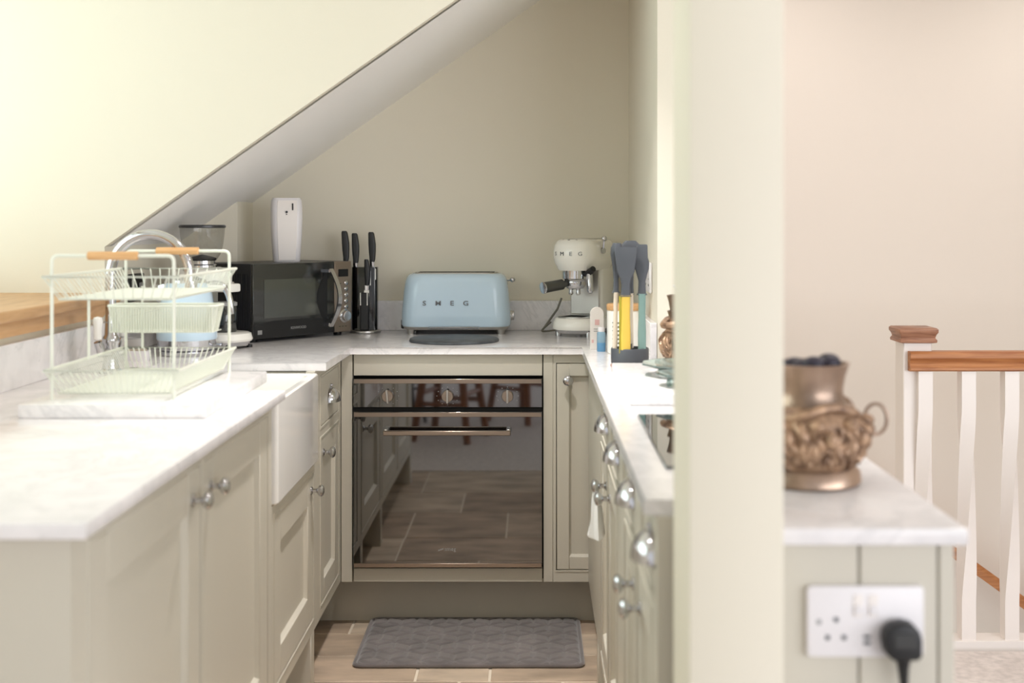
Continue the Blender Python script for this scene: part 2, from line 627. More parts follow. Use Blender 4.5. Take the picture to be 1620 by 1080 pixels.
def shaker(cab, x0, x1, z0, z1, rail=.075, name='door', flat=False):
    if flat:
        d = part_box(name, CAB, cab, x0, x1, 0, .02, z0, z1, .0015)
        return d
    b = MB()
    e = .0015
    b.box(x0, x0 + rail, 0, .02, z0, z1, e)
    b.box(x1 - rail, x1, 0, .02, z0, z1, e)
    b.box(x0 + rail, x1 - rail, 0, .02, z0, z0 + rail, e)
    b.box(x0 + rail, x1 - rail, 0, .02, z1 - rail, z1, e)
    d = b.build(name, CAB, cab)
    # recessed panel with a bevelled lip
    b = MB()
    X0, X1, Z0, Z1 = x0 + rail, x1 - rail, z0 + rail, z1 - rail
    lp = .006
    ring0 = [(X0, .003, Z0), (X1, .003, Z0), (X1, .003, Z1), (X0, .003, Z1)]
    ring1 = [(X0 + lp, .012, Z0 + lp), (X1 - lp, .012, Z0 + lp), (X1 - lp, .012, Z1 - lp), (X0 + lp, .012, Z1 - lp)]
    b.loft([[(X0, .018, Z0), (X1, .018, Z0), (X1, .018, Z1), (X0, .018, Z1)], ring0, ring1])
    b.build('panel', CAB, d, smooth=False)
    return d


def cabinet(name, label, loc, rz, W, D, z0, z1, opens, group=None, plinth=True, legs=()):
    cab = thing(name, label, 'cabinet', loc, rz, group)
    part_box('body', CABD, cab, .002, W - .002, .024, D, z0 + .002, z1 - .002)
    xs = sorted({0, W} | {o[0] for o in opens} | {o[1] for o in opens})
    zs = sorted({z0, z1} | {o[2] for o in opens} | {o[3] for o in opens})
    b = MB()
    for xa, xb in zip(xs, xs[1:]):
        for za, zb in zip(zs, zs[1:]):
            xm, zm = (xa + xb) / 2, (za + zb) / 2
            if not any(o[0] < xm < o[1] and o[2] < zm < o[3] for o in opens):
                b.box(xa, xb, 0, .024, za, zb)
    b.build('face_frame', CAB, cab, smooth=False)
    for o in opens:
        x0, x1, a, c, kind, hw = o
        b = MB()
        bw, g = .005, .0075
        b.box(x0, x0 + bw, -.002, .02, a, c)
        b.box(x1 - bw, x1, -.002, .02, a, c)
        b.box(x0 + bw, x1 - bw, -.002, .02, a, a + bw)
        b.box(x0 + bw, x1 - bw, -.002, .02, c - bw, c)
        b.build('bead', CAB, cab, smooth=False)
        if kind == 'drawer':
            d = shaker(cab, x0 + g, x1 - g, a + g, c - g, name='drawer', flat=True)
        elif kind == 'panel':
            d = shaker(cab, x0 + g, x1 - g, a + g, c - g, name='side_panel', flat=True)
        else:
            d = shaker(cab, x0 + g, x1 - g, a + g, c - g, rail=(kind if isinstance(kind, float) else .075))
        for (hk, hx, hz) in hw:
            b = MB()
            if hk == 'knob':
                knob_mesh(b, hx, hz)
                b.build('knob', CHROME, d)
            else:
                cup_mesh(b, hx, hz)
                b.build('cup_pull', CHROME, d)
    if plinth:
        part_box('plinth', CAB, cab, 0, W, .09, .108, 0, z0)
    for lx in legs:
        part_box('leg', CAB, cab, lx, lx + .05, .0, .10, 0, z0, .002)
    return cab


R90 = PI / 2
Z0 = .155
# left run
c1 = cabinet('base_cabinet', 'sage double-door base cabinet at the near end of the sink run', (XL, 1.685, 0), R90, 1.258, .60, Z0, ZB,
             [(.045, .630, Z0 + .03, .848, 'door', [('knob', .575, .787)]), (.640, 1.215, Z0 + .03, .848, 'door', [('knob', .70, .787)])],
             group='sink run cabinets', legs=(0, 1.205))
# end panel towards the camera
part_box('end_panel', CAB, c1, -.018, 0, 0, .60, 0, ZB)
c2 = cabinet('sink_cabinet', 'sage one-door cabinet under the white butler sink', (XL, 2.945, 0), R90, .570, .60, Z0, .622,
             [(.02, .555, Z0 + .03, .60, 'door', [('knob', .515, .552)])], group='sink run cabinets', legs=(.518,))
c3 = cabinet('drawer_cabinet', 'sage cabinet with one drawer over a door, left of the oven', (XL, 3.517, 0), R90, .477, .60, Z0, ZB,
             [(.09, .435, .695, .848, 'drawer', [('cup', .27, .77)]), (.09, .435, Z0 + .03, .672, .06, [('knob', .14, .622)])],
             group='sink run cabinets')
# oven housing
oh = thing('oven_housing', 'sage cabinet surround built around the black oven', 'cabinet', (0, YO, 0))
part_box('top_panel', CAB, oh, -.571, .026, 0, .02, .802, ZB - .001, .001)
part_box('bottom_panel', CAB, oh, -.571, .026, 0, .02, .150, .193, .001)
part_box('side_post', CAB, oh, XL + .001, -.575, -.004, .03, .150, ZB - .001, .001)
part_box('side_post', CAB, oh, .0295, .0595, -.002, .03, .150, ZB - .001, .001)
part_box('plinth', CAB, oh, -.70, .222, .09, .108, 0, .150)
part_box('body', VOID, oh, -.60, .058, .03, .60, .152, ZB - .002)
# narrow corner cabinet right of the oven
c4 = cabinet('corner_cabinet', 'narrow sage cabinet door with chrome knob right of the oven', (.060, YO, 0), 0, .27, .55, .150, ZB,
             [(.004, .20, .182, .848, .040, [('knob', .047, .789)])], plinth=False)
# right run
cr = thing('corner_filler', 'plain sage corner post beside the narrow cabinet', 'filler', (XRF, YO - .004, 0), -R90)
part_box('post', CAB, cr, 0, .545, 0, .02, Z0, ZB - .001)
part_box('plinth', CAB, cr, 0, .545, .05, .07, 0, Z0)
c5 = cabinet('drawer_cabinet', 'sage drawer and door cabinet at the far end of the hob run', (XRF, 3.45, 0), -R90, 1.04, .165, Z0, ZB,
             [(.27, .655, .745, .850, 'drawer', [('cup', .47, .812)]), (.665, 1.03, .745, .850, 'drawer', [('cup', .85, .812)]),
              (.21, .525, Z0 + .03, .725, .06, [('knob', .46, .662)]), (.53, .845, Z0 + .03, .725, .06, [('knob', .60, .662)])],
             group='hob run cabinets', legs=(.0,))
c6 = cabinet('drawer_cabinet', 'sage drawer and door cabinet at the near end of the hob run', (XRF, 2.41, 0), -R90, .63, .345, Z0, ZB,
             [(.02, .40, .745, .850, 'drawer', [('cup', .20, .812)]), (.41, .615, .745, .850, 'drawer', [('cup', .565, .812)]),
              (.02, .30, Z0 + .03, .725, .06, [('knob', .235, .662)]), (.31, .58, Z0 + .03, .725, .06, [('knob', .375, .662)])],
             group='hob run cabinets')
part_box('end_panel', CAB, c6, .63, .645, 0, .345, 0, ZB)

# peninsula end with boards
pen = thing('boarded_cladding', 'sage boarded end of the peninsula carrying the white socket', 'cladding', (.43, 1.63, 0))
part_box('board', CAB, pen, -.122, -.012, 0, .018, 0, ZB, .002)
part_box('board', CAB, pen, -.010, .090, 0, .018, 0, ZB, .002)
part_box('board', CAB, pen, .092, .112, 0, .018, 0, ZB, .002)
psd = thing('boarded_cladding', 'sage boarded side of the peninsula facing the stairs', 'cladding', (.533, 1.65, 0))
part_box('board', CAB, psd, -.009, .009, .0, .93, 0, ZB - .001, .002)
part_box('board', CAB, psd, -.009, .009, .932, 1.88, 0, ZB - .001, .002)

# worktop: one continuous slab around three sides, notched for the sink and the post
pts = [(XLW, 1.637), (XLW, 2.954), (-1.05, 2.954), (-1.05, 3.53), (XLW, 3.53), (XLW, YO - .015), (XRW, YO - .015), (XRW, 1.775),
       (.31, 1.775), (.31, 1.61), (.553, 1.61), (.553, 3.578), (XR - .001, 3.578), (XR - .001, YB - .001), (-1.034, YB - .001), (-1.034, 4.409), (XW + .001, 4.409), (XW + .001, 1.637)]
wt = tag(MB().prism(pts, ZB, ZT, 'z', .003, 2).build('worktop', QTZ, None),
         'white veined quartz worktop running round the three sides', 'worktop')
up = thing('upstand', 'low grey-veined quartz upstand along the walls', 'upstand', (0, YB, ZT))
part_box('back_strip', QTZ, up, -1.034, XR - .001, -.02, -.001, 0, .108, .0015)
part_box('left_strip', QTZ, up, XW + .001, XW + .019, 1.65 - YB, 4.409 - YB, 0, .108, .0015)
part_box('right_strip', QTZ, up, XR - .02, XR - .001, 3.582 - YB, -.021, 0, .108, .0015)

# ------------------------------------------------------------------ sink and tap
sk = thing('butler_sink', 'white ceramic butler sink with exposed front', 'sink', (-.83, 3.238, .625))
b = MB()
ox, oy, t, H = .232, .279, .022, .243
b.loft([[(x, y - .008, z) for x, y in rrect(A, B, R, 4)] for A, B, R, z in
        ((ox - .004, oy - .004, .008, 0), (ox, oy, .010, .004), (ox, oy, .010, H - .004), (ox - .004, oy - .004, .010, H),
         (ox - t + .003, oy - t + .003, .02, H), (ox - t, oy - t, .02, H - .004), (ox - t, oy - t, .02, .05), (ox - t - .02, oy - t - .02, .02, .03))])
b.build('basin', CERAM, sk)
mk('waste', CHROME, sk, lambda b: b.lathe([(.04, .03), (.04, .034), (.03, .036), (0, .033)], (0, 0, 0), 24))

tp = thing('mixer_tap', 'chrome swan-neck mixer tap with white lever handles', 'tap', (-1.105, 3.3, ZT))
mk('base', CHROME, tp, lambda b: b.lathe([(.030, 0), (.030, .006), (.022, .012), (.019, .03), (.019, .075), (.022, .08), (.022, .092), (.016, .10), (.0145, .13)], seg=24))
neck = [(0, 0, .10), (0, 0, .2)] + [(.103 - .103 * math.cos(a), 0, .258 + .103 * math.sin(a)) for a in [PI * k / 20 * 1.04 for k in range(21)]]
neck.append((neck[-1][0] + .004, 0, .225))
mk('spout', CHROME, tp, lambda b: b.tube(neck, .0135, 16))
mk('spout_tip', CHROME, tp, lambda b: b.cyl((neck[-1][0], 0, .238), (neck[-1][0] + .002, 0, .214), .0155, .0155, 16))
for s in (-1, 1):
    mk('valve', CHROME, tp, lambda b: b.tube([(0, s * .01, .055), (s * .012, s * .035, .055), (s * .018, s * .045, .085)], [.012, .013, .011], 12))
    mk('lever', CERAM, tp, lambda b: b.lathe([(.006, 0), (.010, .004), (.0105, .03), (.013, .052), (.010, .06), (0, .062)], (s * .018, s * .046, .088), 16))

# ------------------------------------------------------------------ slab and dish rack
bd = tag(MB().box(-1.03, -.655, 2.52, 3.10, ZT, ZT + .028, .003, 2).build('marble_board', MARB, None),
         'white marble board lying beside the sink under the dish rack', 'board')
ZS = ZT + .028
rk = thing('dish_rack', 'pale mint wire dish rack with two wooden handles', 'dish rack', (-.863, 2.825, ZS))
hw, hl, HR, wr = .125, .235, .295, .0032
for s in (-1, 1):
    pts = [(-hw, s * hl, .0), (-hw, s * hl, HR - .012)] + arc((-hw + .012, HR - .012), .012, PI, PI / 2, 4, 'xz', s * hl)[1:] + \
          arc((hw - .012, HR - .012), .012, PI / 2, 0, 4, 'xz', s * hl) + [(hw, s * hl, .0)]
    mk('end_frame', MINT, rk, lambda b: b.tube(pts, wr * 1.15, 8))
    mk('wooden_handle', BEECH, rk, lambda b: b.tube([(-.052, s * hl, HR), (-.05, s * hl, HR), (.05, s * hl, HR), (.052, s * hl, HR)], [.006, .009, .009, .006], 14))


def basket(zr, zb, flare, step, fstep, name):
    a, l = hw + flare, hl + .012
    ai, li = hw - .012, hl - .01
    b = MB()
    b.tube([(a, l, zr), (-a, l, zr), (-a, -l, zr), (a, -l, zr)], wr, 8, closed=True)
    b.tube([(ai, li, zb), (-ai, li, zb), (-ai, -li, zb), (ai, -li, zb)], wr * .8, 6, closed=True)
    n = int(2 * l / step)
    for k in range(n + 1):
        y = -l + 2 * l * k / n
        yb = y * li / l
        yk = min(max(yb + .018, -li), li)
        b.tube([(-a, y, zr), (-ai, yk, zb), (ai, yk, zb), (a, y, zr)], wr * .45, 5)
    m = int(2 * a / step)
    for k in range(m + 1):
        x = -a + 2 * a * k / m
        xb = x * ai / a
        b.tube([(x, -l, zr), (xb, -li, zb), (xb, li, zb), (x, l, zr)], wr * .45, 5)
    o = b.build(name, MINT, rk)
    o['label'] = 'mint wire basket tier'
    return o


basket(.252, .205, .014, .022, .022, 'upper_basket')
basket(.060, .012, .012, .013, .013, 'lower_basket')
for (x, y) in ((-hw, -.02), (-hw + .04, hl)):
    mk('hanger_wire', MINT, rk, lambda b: b.tube([(x, y, .06), (x, y, .21)], wr, 8))
cb = thing('cutlery_basket', 'mint perforated cutlery basket hung at the far end of the dish rack', 'basket', (-.868, 2.985, ZS + .108))
b = MB()
A, B = .128, .045
for k in range(14):
    z = .060 * k / 13
    q = .9 + .1 * k / 13
    b.tube([(x, y, z) for x, y in rrect(A * q, B * q, .02, 3)], .0012, 4, closed=True)
RA = rrect(A, B, .02, 10)
for k in range(0, 60):
    t = k / 60.0
    per = len(RA)
    p = RA[int(t * per) % per]
    b.tube([(p[0] * .9, p[1] * .9, 0), (p[0], p[1], .060)], .0009, 4)
for k in range(40):
    x = -A + 2 * A * (k + .5) / 40
    b.tube([(x * .95, -B * .95, .03), (x * .95, -B * .9, .0), (x * .95, B * .9, 0)], .0010, 4)
    b.tube([(x * .95, -B * .98, .0), (x * .95, -B * 1.0, .058)], .0013, 4)
b.build('mesh', MINT, cb)
mk('rim', MINT, cb, lambda b: b.tube([(x, y, .061) for x, y in rrect(A, B, .02, 3)], .003, 6, closed=True))
# wall plate seen through the rack
sp = thing('switch_plate', 'black double switch plate on the wall behind the dish rack', 'switch', (XW + .001, 3.92, 1.085), R90)
part_box('plate', BLACK, sp, -.073, .073, -.008, 0, -.043, .043, .003)
for k in (-1, 1):
    part_box('rocker', GREYT, sp, k * .03 - .012, k * .03 + .012, -.012, -.008, -.014, .014, .001)
# little things behind the tap
b = thing('tumbler', 'grey ribbed tumbler behind the tap', 'tumbler', (-1.145, 3.62, ZT))
mk('cup', mat('grey_ceramic', (176, 174, 172), .4), b, lambda q: q.lathe([(.022, 0), (.025, .003), (.027, .06), (.028, .062), (.025, .062), (.023, .005), (0, .005)], seg=20))
mk('rim', GREYT, b, lambda q: q.tube([(.0265 * math.cos(a), .0265 * math.sin(a), .062) for a in [2 * PI * k / 20 for k in range(20)]], .0016, 6, closed=True))
b = thing('sponge_holder', 'small white sponge caddy on the worktop behind the sink', 'caddy', (-1.125, 3.585, ZT))
mk('tray', WHITE, b, lambda q: rloft(q, [(.03, .018, .006, 0), (.034, .02, .006, .03), (.031, .017, .005, .03), (.028, .015, .005, .004)], 3))
mk('sponge', mat('sponge', (196, 186, 170), .95, bump=.5, bscale=200), b, lambda q: q.box(-.024, .024, -.012, .012, .004, .04, .003))

# ------------------------------------------------------------------ kettle
kt = thing('kettle', 'pastel blue retro kettle behind the dish rack', 'kettle', (-1.035, 3.77, ZT), math.radians(0))
mk('power_base', CHROME, kt, lambda b: b.lathe([(.078, 0), (.080, .003), (.080, .012), (.074, .016)], seg=36))
mk('base_band', CHROME, kt, lambda b: b.lathe([(.076, .014), (.084, .018), (.086, .04), (.0865, .046)], seg=36))
for k in range(2):
    mk('switch', STEEL, kt, lambda b: b.cyl((-.008 + .016 * k, -.082, .028), (-.008 + .016 * k, -.088, .028), .004, .004, 10))
mk('body', BLUE, kt, lambda b: b.lathe([(.0865, .046), (.0885, .05), (.0875, .075), (.082, .13), (.073, .18), (.064, .208), (.058, .214)], seg=40))
mk('lid', CHROME, kt, lambda b: b.lathe([(.058, .214), (.055, .222), (.03, .232), (.008, .236), (.006, .244), (.012, .25), (.012, .257), (0, .262)], seg=30))
mk('spout', CHROME, kt, lambda b: b.hexa([(-.095, -.018, .165), (-.07, -.028, .150), (-.07, .028, .150), (-.095, .018, .165), (-.112, -.010, .205), (-.058, -.028, .212), (-.058, .028, .212), (-.112, .010, .205)], .004, 2))
mk('handle', CHROME, kt, lambda b: b.tube(bez((.055, 0, .205), (.11, 0, .222), (.125, 0, .20), (.135, 0, .12), 14), [.010] * 12 + [.009, .008, .006], 12))
mk('handle_bracket', CREAM, kt, lambda b: b.hexa([(.06, -.012, .185), (.11, -.012, .19), (.11, .012, .19), (.06, .012, .185), (.05, -.012, .21), (.12, -.012, .206), (.12, .012, .206), (.05, .012, .21)], .003))
mk('lever', CHROME, kt, lambda b: b.tube([(.083, -.02, .03), (.105, -.025, .03), (.11, -.025, .03)], [.004, .004, .008], 10))

# ------------------------------------------------------------------ coffee grinder
gr = thing('coffee_grinder', 'cream coffee grinder with smoky bean hopper beside the microwave', 'grinder', (-1.055, 4.02, ZT), math.radians(62))
for sx in (-1, 1):
    for sy in (-.15, .07):
        mk('foot', BLACK, gr, lambda b: b.cyl((sx * .05, sy, 0), (sx * .05, sy, .008), .009, .009, 10))
mk('base_band', CHROME, gr, lambda b: rloft(b, [(.068, .125, .06, .008), (.071, .13, .062, .022)], 8, 0, -.04))
mk('base', CREAM, gr, lambda b: rloft(b, [(.074, .134, .064, .022), (.077, .137, .066, .028), (.072, .131, .06, .046), (.064, .12, .05, .050)], 8, 0, -.04))
mk('column', CREAM, gr, lambda b: rloft(b, [(.055, .05, .03, .05), (.055, .05, .03, .19)], 6, 0, .03))
mk('front_plate', STEEL, gr, lambda b: b.box(-.045, .045, -.026, -.02, .052, .188, .002))
mk('head', CREAM, gr, lambda b: rloft(b, [(.058, .075, .05, .186), (.072, .092, .06, .198), (.073, .094, .062, .225), (.064, .082, .055, .243), (.05, .055, .045, .252)], 8, 0, 0))
mk('chute', CREAM, gr, lambda b: b.box(-.028, .028, -.135, -.06, .175, .202, .006, 2))
mk('button', CHROME, gr, lambda b: b.cyl((0, -.12, .202), (0, -.12, .208), .010, .008, 14))
mk('collar', CHROME, gr, lambda b: b.lathe([(.046, .25), (.046, .258), (.040, .262), (.040, .274)], seg=28))
hop = mk('hopper', SMOKE, gr, lambda b: b.lathe([(.040, .272), (.044, .274), (.056, .292), (.064, .32), (.068, .35), (.070, .378)], seg=36, cap0=False, cap1=False))
mk('hopper_base', BLACK, gr, lambda b: b.lathe([(.038, .27), (.042, .274), (.044, .28), (.03, .285), (0, .292)], seg=28))
mk('hopper_lid', mat('smoke_rim', (52, 52, 54), .3), gr, lambda b: b.lathe([(.0705, .376), (.073, .378), (.073, .383), (.069, .386), (.066, .383), (.066, .379)], seg=36, cap0=False, cap1=False))
mk('hopper_top', SMOKE, gr, lambda b: b.lathe([(.068, .383), (.03, .384), (0, .384)], seg=30, cap0=False))
mk('grounds_cup', BGLASS2, gr, lambda b: b.lathe([(.034, .05), (.036, .054), (.036, .13), (.033, .134), (0, .134)], (0, -.095, 0), 26))
mk('cup_lid', GREYT, gr, lambda b: b.lathe([(.037, .132), (.037, .142), (.03, .145), (0, .145)], (0, -.095, 0), 26))

# ------------------------------------------------------------------ microwave
MWA = math.atan2(.335, .272)
mw = thing('microwave', 'black microwave with bronze control panel set across the corner', 'microwave', (-.916, 4.12, ZT), MWA)
W, D, H0, H1 = .432, .272, .012, .258
mk('casing', BLACKM, mw, lambda b: b.box(0, W, .012, D, H0, H1, .003))
for i in range(4):
    mk('foot', BLACK, mw, lambda b: b.cyl(((.03, W - .03)[i % 2], (.04, D - .04)[i // 2], 0), ((.03, W - .03)[i % 2], (.04, D - .04)[i // 2], H0 + .001), .014, .016, 12))
for k in range(9):
    part_box('side_rib', BLACKM, mw, -.0015, .001, .03 + k * .012, .036 + k * .012, .04, .225)
dr = mk('door', BGLASS2, mw, lambda b: b.box(0, W * .815, 0, .012, H0, H1, .002))
mk('door_window', mat('oven_window', (58, 62, 56), .08, ior=2.0), dr, lambda b: b.box(.045, .265, -.0012, .001, .078, .205))
mk('door_lower_curve', BLACK, dr, lambda b: b.prism([(.004, .014), (.348, .014), (.348, .058), (.30, .066), (.20, .070), (.08, .068), (.004, .060)], -.001, .001, 'y'))
hp = []
for k in range(15):
    t = k / 14
    hp.append((.318 + .022 * math.sin(PI * t), -.022 - .022 * math.sin(PI * t), .035 + .20 * t))
b = MB()
b.loft([[(x - .008, y, z), (x + .008, y - .001, z), (x + .008, y + .006, z), (x - .008, y + .006, z)] for x, y, z in hp])
b.box(.308, .322, -.02, .001, .037, .048)
b.box(.308, .322, -.02, .001, .222, .233)
b.build('door_handle', CHROME, dr)
mk('handle_recess', BLACK, dr, lambda b: b.prism([(.318 - .045 * math.sin(PI * k / 12), .04 + .19 * k / 12) for k in range(13)], -.0015, .001, 'y'))
text_mesh('KENWOOD', .0125, .0006, GREYT, dr, (.19, -.0016, .040), (PI / 2, 0, 0), sx=1.0)
part_box('energy_mark', GREYT, dr, .018, .036, -.0015, 0, .026, .040)
cp = mk('control_panel', STEELW, mw, lambda b: b.box(W * .818, W, 0, .012, H0, H1, .002))
CX = W * .91
part_box('display', VOID, cp, CX - .023, CX + .023, -.0015, .001, .205, .231, .001)
for k in range(5):
    mk('button', CHROME, cp, lambda b: b.lathe([(.008, 0), (.008, -.003), (.005, -.0045), (0, -.005)], (CX + .012, 0, .183 - .021 * k), 14, 'y'))
mk('dial', CHROME, cp, lambda b: b.lathe([(.024, 0), (.024, -.004), (.018, -.006), (.018, -.018), (.016, -.020), (0, -.020)], (CX + .004, 0, .068), 26, 'y'))
for k in range(3):
    part_box('print_line', INK, cp, CX - .028, CX - .010, -.0006, .0002, .18 - .032 * k, .1825 - .032 * k)
    part_box('print_line', INK, cp, CX - .02 + .014 * k, CX - .012 + .014 * k, -.0006, .0002, .030, .0325)

# air freshener on the microwave
af = thing('air_freshener', 'white automatic air freshener dispenser standing on the microwave', 'dispenser', (-.862, 4.40, ZT + H1), math.radians(14))
b = MB()
b.loft([[(x, y, z) for x, y in rrect(a, d, r, 5, 0, cy)] for a, d, r, cy, z in
        ((.044, .038, .018, 0, 0), (.046, .040, .02, 0, .004), (.0515, .044, .022, -.003, .09), (.0535, .046, .022, -.004, .15), (.053, .044, .022, -.002, .19), (.051, .040, .022, .0, .213), (.046, .034, .02, .0, .221))])
b.build('body', WHITE, af)
mk('front_cover', WGLOSS, af, lambda b: b.loft([[(-w, y0, z), (w, y0, z), (w * .94, y0 - d, z), (-w * .94, y0 - d, z)] for w, y0, d, z in
                                               ((.030, -.036, .006, .006), (.034, -.041, .008, .09), (.036, -.044, .007, .15), (.035, -.040, .006, .20), (.033, -.038, .004, .212))]), ang=30)
mk('spray_slot', BLACK, af, lambda b: b.box(.016, .021, -.0495, -.040, .178, .202, .001))
mk('sensor', BLACK, af, lambda b: b.cyl((-.002, -.046, .172), (-.002, -.0525, .172), .004, .004, 12))
mk('sensor', BLACK, af, lambda b: b.cyl((-.002, -.046, .164), (-.002, -.0525, .164), .002, .002, 10))

# ------------------------------------------------------------------ knife block and knives
kb = thing('knife_block', 'black acrylic knife block on a round steel base', 'knife block', (-.606, 4.535, ZT))
mk('base', STEEL, kb, lambda b: b.lathe([(.054, 0), (.056, .002), (.056, .008), (.052, .011), (0, .011)], seg=40))
mk('shell', mat('black_acrylic', (9, 9, 11), .06, ior=1.6), kb, lambda b: rloft(b, [(.045, .026, .012, .011), (.045, .026, .012, .235)], 5))
part_box('guide', CHROME, kb, .020, .024, -.0275, -.025, .17, .222)
part_box('guide', CHROME, kb, .038, .042, -.0275, -.025, .19, .23)
part_box('small_block', BLACK, kb, -.012, .018, -.045, -.0262, .011, .145, .003)
part_box('guide', CHROME, kb, -.012, -.009, -.047, -.045, .10, .145)
part_box('guide', CHROME, kb, .012, .015, -.047, -.045, .10, .145)


def knife(lb, x, y, z, ln, tilt, w=.0125, group='knives in the block'):
    k = thing('kitchen_knife', lb, 'knife', (x, y, z), 0, group)
    k.rotation_euler = (0, tilt, 0)
    mk('bolster', CHROME, k, lambda b: rloft(b, [(.008, .006, .003, -.012), (.009, .007, .003, .006)], 3))
    mk('handle', BLACK, k, lambda b: b.loft([[(cx + px, py, z) for px, py in rrect(a, .009, .006, 3)] for a, cx, z in
       ((w * .72, 0, .005), (w * .8, .001, .015), (w, .0, ln * .4), (w * 1.05, -.001, ln * .6), (w * .95, -.003, ln * .8), (w * .85, -.005, ln * .95), (w * .6, -.006, ln))]))
    part_box('blade', CHROME, k, -.009, .009, -.001, .001, -.06, -.01)
    return k


knife('black-handled knife standing furthest left in the block, next to the microwave', -.673, 4.52, ZT + .252, .112, .0)
knife('black-handled knife second from the left in the block', -.640, 4.53, ZT + .244, .112, .02)
knife('tall black-handled knife on the right of the block', -.582, 4.54, ZT + .248, .112, .02)
knife('short paring knife with black handle in front of the block', -.595, 4.497, ZT + .165, .098, .04, .0095)

# ------------------------------------------------------------------ toaster and slate
ts = thing('toaster', 'pastel blue long-slot retro toaster on the back worktop', 'toaster', (-.277, 4.53, ZT))
for sx in (-1, 1):
    for sy in (-1, 1):
        mk('foot', STEEL, ts, lambda b: b.lathe([(.013, 0), (.013, .004), (.018, .022)], (sx * .158, sy * .06, 0), 14))
mk('base_band', STEEL, ts, lambda b: rloft(b, [(.184, .086, .05, .017), (.189, .092, .055, .029)], 8))
mk('crumb_tray', CHROME, ts, lambda b: b.box(-.095, .085, -.100, -.08, .019, .029, .003))
mk('body', BLUE, ts, lambda b: rloft(b, [(.190, .093, .058, .027), (.1935, .097, .060, .033), (.193, .097, .06, .07), (.186, .094, .06, .15), (.181, .091, .06, .185),
                                         (.176, .086, .058, .199), (.168, .078, .052, .209), (.155, .065, .042, .2135)], 10))
mk('top_trim', STEEL, ts, lambda b: rloft(b, [(.15, .062, .035, .212), (.148, .06, .035, .2165)], 8))
for s in (-1, 1):
    part_box('slot', VOID, ts, -.135, .135, s * .028 - .012, s * .028 + .012, .2155, .2172)
for i, ch in enumerate('SMEG'):
    text_mesh(ch, .0235, .002, LETTER, ts, (-.108 + .0485 * i, -.0972 + .0008, .110), (PI / 2 - .03, 0, 0), sx=1.2, bold=.0002)
mk('lever_arm', CHROME, ts, lambda b: b.tube([(.170, 0, .186), (.196, -.012, .189)], .003, 8))
mk('lever_ball', CHROME, ts, lambda b: b.sphere((.200, -.013, .190), .0095))
mk('dial', CHROME, ts, lambda b: b.lathe([(.018, .186), (.018, .196), (.0165, .198), (.0165, .205), (.013, .207), (0, .207)], (0, 0, .062), 24, 'x'))
mk('button', BLACK, ts, lambda b: b.cyl((.178, -.05, .062), (.186, -.058, .062), .006, .006, 12))
part_box('cord_bracket', BLACK, ts, -.197, -.184, -.03, .03, .016, .05, .004)
tag(MB().tube(bez((.10 - .277 + .28, 4.54, ZT + .012), (.0, 4.50, ZT + .0), (.02, 4.50, ZT + .004), (.06, 4.56, ZT + .035), 14) , .0035, 6).build('power_cord', CORDG, None),
    'thin grey power cord leaving the right side of the toaster', 'cord')
tag(MB().tube([(.03, 4.585, ZT + .004), (.085, 4.60, ZT + .08), (.10, 4.60, ZT + .12)], .004, 6).build('power_cord', CORDG, None),
    'grey power cord behind the coffee machine', 'cord')
b = MB()
rg = []
prof = [(.147, 0), (.149, .003), (.148, .008), (.144, .0105), (.0001, .0105)]
for r, z in prof:
    rg.append([(r * (1 + .006 * math.sin(11 * a) + .004 * math.sin(23 * a + 1)) * math.cos(a), r * (1 + .006 * math.sin(11 * a)) * math.sin(a), z) for a in [2 * PI * k / 72 for k in range(72)]])
b.loft(rg)
o = b.build('slate_board', SLATE, None)
o.location = (-.266, 4.20, ZT)
tag(o, 'round dark slate board in front of the toaster', 'board')

# ------------------------------------------------------------------ espresso machine
es = thing('espresso_machine', 'cream retro espresso machine in the right corner of the worktop', 'coffee machine', (.178, 4.455, ZT), math.radians(-28))
for sx in (-1, 1):
    for sy in (-1, 1):
        mk('foot', CHROME, es, lambda b: b.lathe([(.011, 0), (.011, .018)], (sx * .058, sy * .08 - .01, 0), 14))
mk('base_band', CHROME, es, lambda b: rloft(b, [(.070, .128, .068, .012), (.076, .134, .072, .026)], 10))
mk('base', CREAM, es, lambda b: rloft(b, [(.083, .142, .08, .024), (.086, .145, .083, .030), (.083, .142, .08, .045), (.076, .135, .073, .060), (.070, .128, .068, .064)], 10))
mk('drip_tray', STEEL, es, lambda b: rloft(b, [(.066, .06, .058, .064), (.066, .06, .058, .068)], 10, 0, -.062))
for k in range(7):
    part_box('grate_slot', VOID, es, -.04, .04, -.105 + .012 * k, -.100 + .012 * k, .0675, .0688)
mk('column', CREAM, es, lambda b: rloft(b, [(.062, .06, .02, .06), (.062, .06, .02, .24)], 5, 0, .065))
mk('front_plate', STEEL, es, lambda b: b.box(-.056, .056, .000, .006, .07, .232, .003))
mk('head', CREAM, es, lambda b: rloft(b, [(.060, .128, .058, .228), (.064, .132, .062, .234), (.067, .136, .065, .243), (.073, .141, .070, .252), (.0785, .146, .076, .272), (.0785, .146, .076, .295),
                                          (.075, .142, .072, .314), (.068, .135, .065, .327), (.058, .125, .055, .334), (.05, .117, .048, .336)], 12))
mk('cup_warmer', STEEL, es, lambda b: rloft(b, [(.05, .09, .045, .335), (.049, .089, .045, .338)], 8, 0, .02))
for k in range(3):
    mk('button', BLACK, es, lambda b: b.sphere((-.024 + .024 * k, -.122 + .006 * abs(k - 1), .332), .0065, 1.3, .8, .5, 12, 8))
